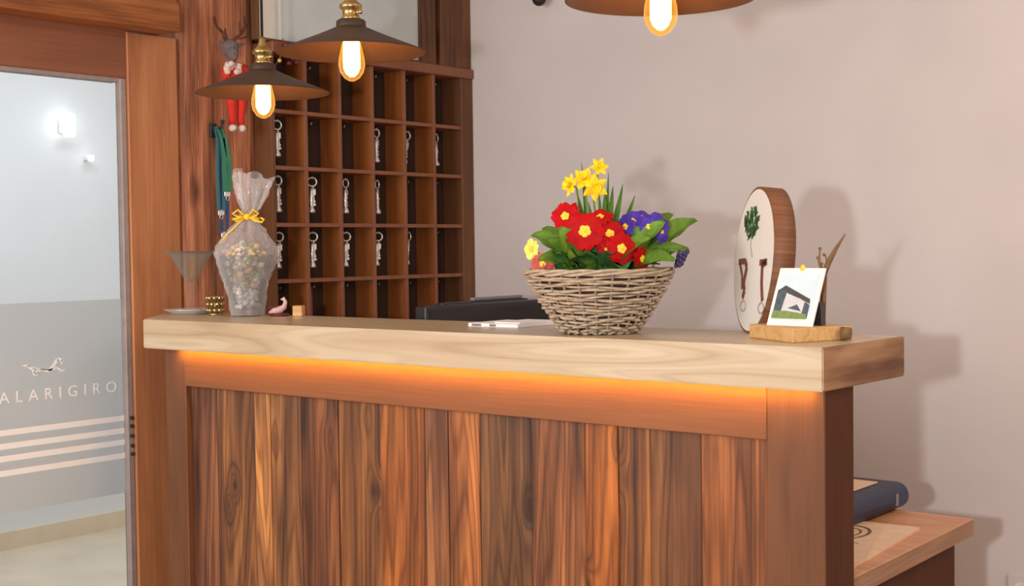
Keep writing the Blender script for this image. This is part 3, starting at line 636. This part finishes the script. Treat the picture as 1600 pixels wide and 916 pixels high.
for i in range(nz + 1):
    z = 0.002 + 0.418 * i / nz; row = []
    for k in range(seg):
        a = 2 * PI * k / seg; r = cr(z)
        cr_ = mnoise.noise(Vector((math.cos(a) * 2.4, math.sin(a) * 2.4, z * 14))) * 0.16 + abs(mnoise.noise(Vector((math.cos(a) * 5, math.sin(a) * 5, z * 30 + 5)))) * 0.16
        if z > 0.24: cr_ += 0.22 * math.cos(a * 7 + z * 22)
        r *= 0.97 + cr_; sx, sy = (1, 1)
        if z > 0.29: q = (z - 0.29) / 0.13; sy = 1 - 0.55 * q
        xo = 0.018 * max(0, (z - 0.22) / 0.2) + (0.010 if z > 0.3 else 0)
        zz = z - (0.030 * (0.5 + 0.5 * math.cos(a * 1 + 0.4)) * max(0, (z - 0.36) / 0.06) if z > 0.36 else 0)
        row.append(b.verts.new((r * math.cos(a) * sx + xo, r * math.sin(a) * sy, zz + (0.006 * math.sin(a * 5) if i == nz else 0))))
    rg.append(row)
for i in range(nz):
    for k in range(seg): f = b.faces.new((rg[i][k], rg[i][(k + 1) % seg], rg[i + 1][(k + 1) % seg], rg[i + 1][k])); f.smooth = (i + k) % 3 != 0
obj('cellophane', b, M['cello'], vg, label='crinkled clear wrapper')
b = B()
for s in (0, 1): tube(b, [(0.010 + 0.021 * math.cos(a), 0.021 * math.sin(a), 0.283 + 0.006 * s) for a in [2 * PI * k / 24 for k in range(24)]], 0.004, 8, True)
for s, l in ((-1, 0.040), (1, 0.034)):
    for dz in (0.008, -0.006):
        tube(b, [(0.010 + s * 0.006, -0.024, 0.285), (0.010 + s * l * 0.6, -0.034, 0.290 + dz * 1.8), (0.010 + s * l, -0.030, 0.286 + dz), (0.010 + s * l * 0.7, -0.026, 0.278 + dz), (0.010 + s * 0.006, -0.024, 0.284)], 0.005, 8, flat=0.6)
tube(b, [(0.012, -0.026, 0.284), (0.038, -0.030, 0.272), (0.052, -0.028, 0.268), (0.058, -0.026, 0.276), (0.048, -0.026, 0.281)], 0.0035, 8)
tube(b, [(0.006, -0.026, 0.284), (-0.016, -0.038, 0.262), (-0.040, -0.048, 0.238), (-0.066, -0.040, 0.210)], 0.0022, 6)
ball(b, (0.010, -0.026, 0.284), 0.010); obj('ribbon_bow', b, M['ribbon'], vg)
b = B(); cmats = ['candy_gold', 'candy_green', 'candy_orange', 'candy_white']
for k in range(230):
    z = 0.028 + random.random() * 0.185; rm = (0.034 + 0.030 * min(1, z / 0.17)) * (1 if z < 0.175 else 1 - (z - 0.175) * 9); a = random.random() * 2 * PI; r = rm * math.sqrt(random.random()) * 0.92
    mi = random.choice((0, 0, 1, 2, 3, 3)) if z > 0.09 else random.choice((3, 3, 3, 0, 3)); q = 0.006 + random.random() * 0.005
    ball(b, (r * math.cos(a), r * math.sin(a), z), q, 1, 0.7 + random.random() * 0.5, 0.6 + random.random() * 0.5, 7, 5, mi)
o = obj('sweets', b, [M[c] for c in cmats]); o.location = VG; o['kind'] = 'stuff'; tag(o, 'gold, green and orange wrapped sweets filling the cellophane-wrapped glass', 'sweets')

# little figurine and block on the counter behind the gift glass
fg = thing('bird_figurine', 'small white and dark red bird figurine on the counter beside the wrapped glass', 'figurine', (-1.835, 0.305, 1.2), VIEW)
b = B(); tube(b, [(-0.030, 0, 0.010), (-0.014, 0, 0.014), (0.002, 0, 0.018), (0.014, 0, 0.026), (0.018, 0, 0.040), (0.012, 0, 0.050), (0.004, 0, 0.047)], [0.003, 0.011, 0.011, 0.008, 0.0055, 0.006, 0.0015], 12); obj('body', b, M['pinkish'], fg)
b = B(); tube(b, [(-0.040, 0.004, 0.012), (-0.024, -0.002, 0.024), (-0.004, -0.004, 0.026)], [0.002, 0.007, 0.002], 8, flat=0.5); obj('wing', b, M['dark_red'], fg)
b = B(); lathe(b, [(0, 0), (0.026, 0), (0.030, 0.004), (0.026, 0.008), (0, 0.009)], 24); obj('base', b, M['dark_red'], fg)
b = B(); bx(b, -0.014, 0.014, -0.014, 0.014, 0, 0.030, 0.0015); o = obj('wooden_block', b, M['block_wood']); o.location = (-1.775, 0.325, 1.2001); o.rotation_euler = (0, 0, 0.5); tag(o, 'tiny square wooden block on the counter right of the bird figurine', 'block')

# white card holder
ch = thing('card_holder', 'flat white card holder lying on the counter left of the basket', 'holder', (-0.935, 0.258, 1.2), math.radians(2))
b = B(); bx(b, -0.074, 0.075, -0.075, 0.075, 0.0, 0.009, 0.002, seg=2); obj('base_tray', b, M['paper'], ch)
b = B(); bx(b, -0.006, 0.070, -0.060, 0.070, 0.009, 0.012, 0.001); obj('card_stack', b, M['paper'], ch)
b = B(); bx(b, -0.062, -0.034, -0.0762, -0.0748, 0.002, 0.0075); obj('grey_mark', b, M['grey_print'], ch)
b = B(); bx(b, -0.008, 0.010, -0.0762, -0.0748, 0.002, 0.0075); obj('grey_mark', b, M['grey_print'], ch)

# monitor behind the counter, standing on the desk
mn = thing('computer_monitor', 'black computer monitor behind the counter, only its top edge showing', 'monitor', (-1.36, 0.66, 0.7401))
b = B(); bx(b, -0.10, 0.10, -0.12, 0.12, 0, 0.014, 0.004, seg=2); obj('foot', b, M['black'], mn)
b = B(); bx(b, -0.045, -0.02, -0.035, 0.035, 0.012, 0.30, 0.004); obj('neck', b, M['black'], mn)
b = B(); bx(b, -0.022, 0.020, -0.270, 0.270, 0.13, 0.492, 0.006, seg=2); bx(b, -0.050, -0.020, -0.16, 0.22, 0.20, 0.497, 0.008, seg=2); obj('housing', b, M['black'], mn)
b = B(); bx(b, 0.0195, 0.0215, -0.255, 0.255, 0.150, 0.478); obj('screen', b, M['screen'], mn)
b = B(); bx(b, -0.045, -0.028, -0.02, 0.20, 0.497, 0.506, 0.002); obj('vent_strip', b, M['grey_print'], mn)

# ------------------------------------------------------------------ basket
BK = Vector((-0.594, 0.143, 1.2))
bk = thing('wicker_basket', 'grey woven willow basket full of spring flowers on the counter', 'basket', BK, VIEW)
H = 0.132
def br(t): return 0.078 + (0.156 - 0.078) * (t ** 0.80)
NS = 26
b = B()
rows = 18
for i in range(rows):
    t = (i + 0.5) / rows; z = 0.006 + (H - 0.012) * t; r0 = br(t); pts = []; nn = NS * 4; ph_ = i % 2; jit = random.random() * 6
    for k in range(nn):
        a = 2 * PI * k / nn; s = math.cos(a * NS / 2 + PI * ph_); rr = r0 + 0.0055 * s
        zz = z + 0.0022 * math.sin(a * 3 + jit) + 0.0010 * math.sin(a * 9 + jit * 2)
        pts.append((rr * math.cos(a), rr * math.sin(a), zz))
    tube(b, pts, 0.0030 + 0.0006 * math.sin(i * 2.1), 6, True)
obj('weave', b, M['wicker'], bk, label='horizontal willow rods woven in and out')
b = B()
for k in range(NS):
    a = 2 * PI * (k + 0.5) * 1.0 / NS - PI / NS
    tube(b, [((br(t)) * math.cos(a), (br(t)) * math.sin(a), 0.002 + (H) * t) for t in [j / 8 for j in range(9)]], 0.0030, 6)
obj('stakes', b, M['wicker_dark'], bk)
b = B()
for j in range(3):
    pts = []
    for k in range(120):
        a = 2 * PI * k / 120; w = a * 5 + j * 2 * PI / 3 + 0.5 * math.sin(a * 3)
        pts.append(((0.157 + 0.0045 * math.cos(w)) * math.cos(a), (0.157 + 0.0045 * math.cos(w)) * math.sin(a), H + 0.001 + 0.0045 * math.sin(w)))
    tube(b, pts, 0.0036, 6, True)
for j in range(2):
    pts = []
    for k in range(80):
        a = 2 * PI * k / 80; w = a * 10 + j * PI
        pts.append(((0.078 + 0.003 * math.cos(w)) * math.cos(a), (0.078 + 0.003 * math.cos(w)) * math.sin(a), 0.0058 + 0.003 * math.sin(w)))
    tube(b, pts, 0.0028, 6, True)
obj('rim_braid', b, M['wicker'], bk)
b = B(); lathe(b, [(0, 0.004), (0.070, 0.004)] + [(br(t) - 0.009, 0.004 + H * t) for t in [j / 8 for j in range(1, 9)]], 40); obj('liner', b, M['liner'], bk)
b = B(); lathe(b, [(0, 0.112), (0.06, 0.114), (0.137, 0.108)], 30)
for v in b.verts: v.co.z += 0.004 * mnoise.noise(v.co * 60)
o = obj('potting_soil', b, M['liner']); o.location = BK; o.rotation_euler = (0, 0, VIEW); o['kind'] = 'stuff'; tag(o, 'dark potting soil inside the wicker basket', 'soil')

PX = 0.001345
def F(u, v, y=0.0): return Vector(((u - 937) * PX, y, (521 - v) * PX))
def frame(c, d, roll=0.0):
    q = Vector(d).normalized().to_track_quat('Z', 'Y').to_matrix().to_4x4(); return Matrix.Translation(c) @ q @ Matrix.Rotation(roll, 4, 'Z')
def petals(bm, mat, n, L, Wd, cup=0.25, notch=0.15, z0=0.0, start=0.004, mi=0):
    t = bmesh.new()
    for k in range(n):
        a0 = 2 * PI * k / n; nu, nv = 6, 4; g = []
        for i in range(nu + 1):
            s = i / nu; w = Wd * (math.sin(PI * min(1, 0.16 + s * 0.80)) ** 0.6); row = []
            for j in range(nv + 1):
                q = (j / nv - 0.5) * 2; r = start + L * s * (1 - (notch * (1 - abs(q)) if i == nu else 0)); x = r; y = w * q * 0.5
                z = z0 + cup * L * (s ** 2) * 0.5 - 0.12 * L * s * (q * q - 0.4) + 0.0012 * (k % 2)
                row.append(t.verts.new((x * math.cos(a0) - y * math.sin(a0), x * math.sin(a0) + y * math.cos(a0), z)))
            g.append(row)
        for i in range(nu):
            for j in range(nv): f = t.faces.new((g[i][j], g[i + 1][j], g[i + 1][j + 1], g[i][j + 1])); f.smooth = True
    merge(bm, t, mi, mat)
def leaf(parent, p0, p1, w, mat, bend=0.02, side=(0, 0, 1), wav=0.0, tipw=0.0, fold=0.25):
    p0 = Vector(p0); p1 = Vector(p1); d = p1 - p0; L = d.length; up = Vector(side); ax = d.cross(up)
    if ax.length < 1e-5: ax = d.cross(Vector((1, 0, 0)))
    ax.normalize(); nr = ax.cross(d).normalized(); b = B(); nu, nv = 14, 4; top = []; ph = random.random() * 6
    for i in range(nu + 1):
        s = i / nu; c = p0 + d * s + nr * bend * 4 * s * (1 - s); ww = w * (math.sin(PI * (0.04 + 0.92 * s ** 1.15)) ** 0.75 if not tipw else (1 - s ** 3) * 0.9 + 0.05); row = []
        for j in range(nv + 1):
            q = (j / nv - 0.5) * 2
            row.append(b.verts.new(c + ax * ww * 0.5 * q + nr * (abs(q) * ww * fold + wav * math.sin(s * 22 + q * 3 + ph) * abs(q))))
        top.append(row)
    for i in range(nu):
        for j in range(nv): f = b.faces.new((top[i][j], top[i + 1][j], top[i + 1][j + 1], top[i][j + 1])); f.smooth = True
    bm2 = b; r = bmesh.ops.solidify(bm2, geom=list(bm2.faces), thickness=0.0007)
    return obj('leaf', b, mat, parent)
def stem(parent, pts, r=0.0018):
    b = B(); tube(b, pts, r, 7); return obj('stem', b, M['stem'], parent)
def plant(name, lab, cat): return thing(name, lab, cat, BK, VIEW)
soil = 0.113
def primula_flower(p, c, d, R, mat, root, n=5, cupv=0.1):
    if (Vector(c) - Vector(root)).length > 0.01: stem(p, [root, (Vector(root) + Vector(c)) / 2 + Vector((0, 0, 0.012)), Vector(c) - Vector(d).normalized() * 0.004], 0.0016)
    b = B(); M4 = frame(c, d, random.random()); petals(b, M4, n, R, R * 1.18, cupv, 0.16, 0); fl = obj('flower', b, mat, p)
    b = B(); petals(b, M4, 5, R * 0.33, R * 0.34, 0.0, 0.1, 0.0022, 0.0005); T = bmesh.new(); bmesh.ops.create_uvsphere(T, u_segments=8, v_segments=6, radius=R * 0.10); merge(b, T, 0, M4 @ Matrix.Translation((0, 0, 0.003))); obj('flower_center', b, M['center'], fl)
# red primrose
p = plant('red_primrose', 'red primrose with yellow centres at the front of the basket', 'plant')
for (u, v, y, d, R) in [(912, 358, -0.075, (-0.1, -1, 0.15), 0.040), (951, 363, -0.070, (0.25, -1, 0.2), 0.031), (968, 386, -0.090, (0.3, -1, 0.15), 0.032), (937, 336, -0.055, (-0.1, -0.6, 0.9), 0.026), (882, 334, -0.060, (-0.3, -1, 0.35), 0.028),
                     (1000, 402, -0.080, (0.7, -0.7, -0.1), 0.024), (890, 326, -0.045, (-0.6, -0.5, 0.7), 0.020), (985, 392, -0.070, (0.5, -0.8, 0.6), 0.022), (946, 384, -0.075, (0, -1, -0.2), 0.020)]:
    c = F(u, v, y); primula_flower(p, c, d, R, M['red'], (c.x * 0.45, -0.04, soil))
for a, b_, w in [((-0.02, -0.06, soil), F(880, 405, -0.135), 0.05), ((0.0, -0.07, soil), F(925, 395, -0.140), 0.05), ((0.03, -0.06, soil), F(968, 418, -0.145), 0.05), ((-0.01, -0.04, soil), F(893, 365, -0.05), 0.045), ((0.01, -0.05, soil), F(950, 395, -0.12), 0.045)]:
    leaf(p, a, b_, w * 1.2, M['leaf3'], 0.018, (0, 0, 1), 0.002)
# violet primrose
p = plant('violet_primrose', 'blue violet primrose with broad leaves at the right of the basket', 'plant')
for (u, v, y, d, R) in [(990, 344, -0.02, (-0.2, -0.8, 0.6), 0.026), (1006, 338, 0.0, (0, -0.7, 0.8), 0.022), (1028, 350, -0.03, (0.4, -0.9, 0.4), 0.028), (1014, 352, -0.045, (0, -0.9, 0.2), 0.018), (978, 352, -0.03, (-0.5, -0.8, 0.3), 0.022), (1036, 362, -0.03, (0.7, -0.7, 0.0), 0.020), (988, 334, 0.0, (-0.2, -0.4, 0.9), 0.016)]:
    c = F(u, v, y); primula_flower(p, c, d, R, M['violet'], (0.06, -0.01, soil))
for a, b_, w, bd_ in [((0.05, 0.0, soil), F(1097, 341, 0.03), 0.052, 0.015), ((0.05, 0.02, soil), F(1060, 330, 0.06), 0.05, 0.02), ((0.05, -0.03, soil), F(1040, 345, -0.05), 0.052, 0.02), ((0.06, -0.03, soil), F(1078, 388, -0.04), 0.045, 0.02),
                      ((0.05, -0.04, soil), F(1012, 372, -0.10), 0.058, 0.02), ((0.05, -0.05, soil), F(1048, 405, -0.12), 0.05, 0.016), ((0.05, 0.03, soil), F(1030, 335, 0.05), 0.05, 0.01), ((0.07, -0.01, soil), F(1055, 370, -0.01), 0.05, 0.01)]:
    leaf(p, a, b_, w * 1.28, M['leaf'], bd_, (0, -0.6, 1), 0.0025)
# daffodils
def daffodil(u, v, y, d, R, lab, root, leaves):
    p = plant('daffodil', lab, 'plant'); p['group'] = 'daffodils in the basket'
    c = F(u, v, y); d = Vector(d).normalized(); stem(p, [root, (root[0] * 0.6 + c.x * 0.4, y, (soil + c.z) / 2), c - d * 0.018 + Vector((0, 0, -0.004)), c - d * 0.006], [0.0024, 0.0022, 0.002, 0.0026])
    M4 = frame(c, d, random.random()); b = B(); petals(b, M4, 6, R, R * 0.72, 0.15, -0.15, 0); fl = obj('flower', b, M['yellow'], p)
    T = bmesh.new(); lathe(T, [(0.003, 0), (R * 0.30, R * 0.15), (R * 0.34, R * 0.5), (R * 0.46, R * 0.72), (R * 0.42, R * 0.70), (R * 0.28, R * 0.45), (0, R * 0.1)], 14)
    for q in T.verts:
        if q.co.z > R * 0.6: q.co *= 1 + 0.08 * math.sin(math.atan2(q.co.y, q.co.x) * 7)
    b = B(); merge(b, T, 0, M4); obj('trumpet', b, M['yellow'], fl)
    for (uu, vv, yy, w) in leaves: leaf(p, root, F(uu, vv, yy), w * 1.6, M['leaf2'], 0.006, (0.3, -1, 0), 0, 1, 0.2)
daffodil(940, 254, 0.01, (0.2, -0.9, 0.3), 0.016, 'single topmost yellow daffodil of the basket', (0.005, 0.02, soil), [(955, 262, 0.02, 0.008), (998, 300, 0.03, 0.012)])
daffodil(892, 283, 0.0, (-0.9, -0.6, 0.1), 0.020, 'yellow daffodil at the left of the daffodil cluster, facing left', (-0.02, 0.01, soil), [(868, 318, 0.0, 0.012), (912, 245, 0.03, 0.008)])
daffodil(914, 274, -0.01, (-0.2, -0.9, 0.6), 0.023, 'yellow daffodil in the middle of the cluster, tilted upward', (-0.015, 0.0, soil), [(880, 322, -0.01, 0.010), (905, 300, 0.0, 0.012)])
daffodil(931, 288, -0.015, (0.2, -0.9, -0.1), 0.024, 'yellow daffodil lowest and rightmost of the cluster', (0.0, 0.0, soil), [(948, 292, 0.0, 0.014), (962, 285, 0.02, 0.014), (978, 282, 0.02, 0.013), (920, 310, -0.02, 0.012), (938, 300, -0.02, 0.012)])
# yellow and salmon primroses on the left
p = plant('pale_yellow_primrose', 'pale yellow primrose with big green leaves at the left rim', 'plant')
c = F(829, 385, 0.0); primula_flower(p, c, (-0.8, -0.7, 0.1), 0.020, M['paleyellow'], (-0.07, 0, soil))
for a, b_, w, bd_ in [((-0.05, -0.02, soil), F(830, 362, -0.02), 0.058, 0.03), ((-0.05, -0.04, soil), F(852, 372, -0.09), 0.056, 0.02), ((-0.04, -0.05, soil), F(872, 352, -0.08), 0.055, 0.0), ((-0.06, -0.05, soil), F(838, 402, -0.10), 0.05, 0.02),
                      ((-0.05, 0.03, soil), F(850, 350, 0.04), 0.055, 0.02), ((-0.04, -0.06, soil), F(885, 400, -0.14), 0.05, 0.02)]:
    leaf(p, a, b_, w * 1.28, M['leaf'], bd_, (0, -0.7, 1), 0.0028)
p = plant('salmon_primrose', 'salmon red primrose hanging over the left rim of the basket', 'plant')
c = F(846, 408, -0.07); primula_flower(p, c, (-0.3, -1, -0.3), 0.022, M['salmon'], (-0.09, -0.05, soil)); c = F(838, 414, -0.06); primula_flower(p, c, (-0.7, -0.8, -0.2), 0.016, M['salmon'], (-0.09, -0.05, soil))
leaf(p, (-0.085, -0.04, soil), F(862, 392, -0.12), 0.04, M['leaf3'], 0.015, (0, -0.5, 1), 0.002)
# grape hyacinth
p = plant('grape_hyacinth', 'dark violet grape hyacinth drooping over the right rim', 'plant')
stem(p, [(0.09, -0.03, soil), F(1030, 400, -0.06), F(1048, 388, -0.07), F(1062, 394, -0.07), F(1058, 412, -0.07)], 0.0018)
for k in range(26):
    a = k * 2.4; q = k / 25; c = F(1066 - 8 * q, 392 + 22 * q, -0.07) + Vector((0.009 * math.cos(a), 0.009 * math.sin(a), 0)) * (1 - 0.4 * q)
    if k % 4 == 0: b = B()
    ball(b, c, 0.0042, 1, 1, 1.3, 8, 6)
    if k % 4 == 3 or k == 25: obj('bell_cluster', b, M['dviolet'], p)
leaf(p, (0.08, -0.03, soil), F(1066, 386, -0.06), 0.03, M['leaf'], 0.025, (0, -0.5, 1), 0.001)
# filler foliage
p = plant('ivy_foliage', 'low green filler foliage between the flowers in the basket', 'foliage')
for k in range(26):
    a = 2 * PI * k / 26 + random.uniform(-0.1, 0.1); r = random.uniform(0.10, 0.138); z = random.uniform(0.135, 0.175)
    leaf(p, (0.05 * math.cos(a), 0.05 * math.sin(a), soil), (r * math.cos(a), r * math.sin(a), z), random.uniform(0.035, 0.05), random.choice((M['leaf'], M['leaf3'], M['leaf2'])), 0.012, (0, 0, 1), 0.002)

# ------------------------------------------------------------------ oval plaque
pq = thing('oval_plaque', 'tall oval wooden slice plaque with whitewashed face, tree and brown legs motif', 'plaque', (-0.309, 0.280, 1.2), math.radians(-42)); pq.rotation_euler[0] = math.radians(-5)
HW, HH, TH = 0.125, 0.155, 0.045
def ell(k, n, s=1.0):
    a = 2 * PI * k / n; w = 1 + 0.012 * math.sin(3 * a + 1)
    return (HW * s * w * math.sin(a), HH - 0.0005 - HH * s * math.cos(a) * (1.0))
b = B(); n = 72
T = bmesh.new(); slab(T, [(ell(k, n)[0], 0, ell(k, n)[1]) for k in range(n)], (0, TH, 0)); bmesh.ops.recalc_face_normals(T, faces=list(T.faces))
for f in T.faces: f.smooth = len(f.verts) == 4
for v in T.verts: v.co.z = max(v.co.z, 0.0016)
merge(b, T); obj('wood_slice', b, M['bark_edge'], pq)
b = B(); slab(b, [(ell(k, n, 0.965)[0], -0.0012, ell(k, n, 0.965)[1]) for k in range(n)], (0, 0.0012, 0)); obj('white_face', b, M['plaque_face'], pq)
yq = -0.0028
def qf(u, v): return Vector((-0.012 + (u - 1176) * 0.0042, yq, (517 - v) * 0.00137))
b = B()
for k in range(60):
    a = random.random() * 2 * PI; r = math.sqrt(random.random()); c = qf(1173 + 11 * r * math.cos(a), 346 + 23 * r * math.sin(a)); q = 0.010
    th = random.random() * PI; d1 = Vector((math.cos(th), 0, math.sin(th))) * q; d2 = Vector((-math.sin(th), 0, math.cos(th))) * q * 0.5
    slab(b, [c - d1, c - d2, c + d1, c + d2], (0, 0.0012, 0))
obj('tree_crown', b, M['print_green'], pq)
b = B()
def flatstroke(pts, w):
    for p_, q_ in zip(pts, pts[1:]):
        P_ = qf(*p_); Q_ = qf(*q_); d = (Q_ - P_).normalized(); nn_ = Vector((-d.z, 0, d.x)) * w; slab(b, [P_ - nn_, Q_ - nn_, Q_ + nn_, P_ + nn_], (0, 0.0012, 0))
flatstroke([(1174, 365), (1175, 385), (1178, 400)], 0.002); obj('tree_trunk', b, M['print_grey'], pq)
b = B(); flatstroke([(1158, 408), (1168, 406), (1171, 416), (1168, 440), (1170, 452), (1168, 464)], 0.0065); flatstroke([(1160, 410), (1165, 430), (1166, 450)], 0.004); obj('leg_motif', b, M['print_brown'], pq)
b = B(); flatstroke([(1190, 408), (1200, 406), (1194, 412), (1195, 440), (1198, 465)], 0.0065); obj('leg_motif', b, M['print_brown'], pq)
for u in (1170, 1197):
    b = B()
    P_ = [qf(u + 4 * math.cos(2 * PI * k / 12), 476 + 8 * math.sin(2 * PI * k / 12)) for k in range(12)]; tube(b, P_, 0.0016, 5, True); obj('hoof_motif', b, M['print_grey'], pq)

# ------------------------------------------------------------------ wooden block stand with picture card and twig
st = thing('wooden_stand', 'flat oak block stand at the right end of the counter holding a picture card', 'stand')
b = B(); T = bmesh.new(); slab(T, [(-0.244, 0.170, 1.2002), (-0.097, 0.072, 1.2002), (-0.042, 0.212, 1.2002), (-0.186, 0.300, 1.2002)], (0, 0, 0.027)); bmesh.ops.bevel(T, geom=list(T.edges), offset=0.0015, segments=1, affect='EDGES'); merge(b, T); obj('block', b, M['block_wood'], st)
b = B(); tube(b, [(-0.050, 0.180, 1.214), (-0.032, 0.184, 1.214)], [0.013, 0.011], 12); obj('branch_stub', b, M['bark'], st)
pc = thing('picture_card', 'small white picture card of a house under pale sky, leaning on the stand', 'picture', (-0.145, 0.150, 1.2275), math.radians(-6))
TL = math.radians(24)
def pcp(x, z, o=0.0): return Vector((x - 0.052, math.sin(TL) * z - o * math.cos(TL), math.cos(TL) * z + o * math.sin(TL)))
b = B(); slab(b, [pcp(0, 0), pcp(0.104, 0), pcp(0.104, 0.122), pcp(0, 0.122)], (pcp(0, 0, -0.003) - pcp(0, 0))); obj('card', b, M['paper'], pc)
def pic(name, pts, mt, o):
    b = B(); slab(b, [pcp(x, z, o) for x, z in pts], pcp(0, 0, -0.0004) - pcp(0, 0)); obj(name, b, M[mt], pc)
pic('sky', [(0.008, 0.016), (0.094, 0.016), (0.094, 0.108), (0.008, 0.108)], 'p_sky', 0.0008)
pic('trees', [(0.008, 0.016), (0.088, 0.016), (0.088, 0.044), (0.060, 0.058), (0.020, 0.080), (0.008, 0.074)], 'p_dark', 0.0013)
pic('house_wall', [(0.026, 0.030), (0.074, 0.026), (0.076, 0.052), (0.030, 0.068)], 'p_house', 0.0018)
pic('roof', [(0.014, 0.076), (0.024, 0.084), (0.086, 0.056), (0.088, 0.046), (0.078, 0.050), (0.026, 0.074)], 'p_roof', 0.0023)
pic('balcony', [(0.040, 0.036), (0.072, 0.030), (0.060, 0.044)], 'p_dark', 0.0023)
pic('meadow', [(0.008, 0.014), (0.088, 0.014), (0.086, 0.024), (0.040, 0.030), (0.008, 0.030)], 'p_green', 0.0027)
b = B(); T = bmesh.new(); slab(T, [(0.030, 0.035, 0.0004), (0.050, 0.035, 0.0004), (0.046, 0.058, 0.0004), (0.034, 0.058, 0.0004)], (0, -0.004, 0.045)); merge(b, T); obj('easel_foot', b, M['black'], pc, label='black support behind the card')
b = B(); ball(b, pcp(0.052, 0.122), 0.006, 1, 0.7, 1.2); obj('gold_clip', b, M['ribbon'], pc)
tw = thing('antler_twig', 'small brown twig rising behind the picture card', 'twig', (-0.110, 0.222, 1.227), VIEW)
b = B(); tube(b, [(0, 0, 0), (0.002, 0, 0.05), (0.004, 0, 0.10), (0.014, 0, 0.125), (0.028, 0, 0.150), (0.046, 0, 0.178)], [0.006, 0.006, 0.006, 0.006, 0.004, 0.0012], 8)
tube(b, [(0.002, 0, 0.10), (-0.006, 0, 0.125), (-0.004, 0, 0.150)], [0.004, 0.003, 0.001], 7); tube(b, [(0.012, 0, 0.12), (0.006, 0, 0.138)], [0.003, 0.001], 6); obj('twig_body', b, M['bark'], tw)
b = B()
for x, z in ((-0.004, 0.150), (-0.008, 0.132), (0.004, 0.138), (-0.001, 0.120)): ball(b, (x, 0, z), 0.0035)
obj('bud', b, M['bark'], tw)
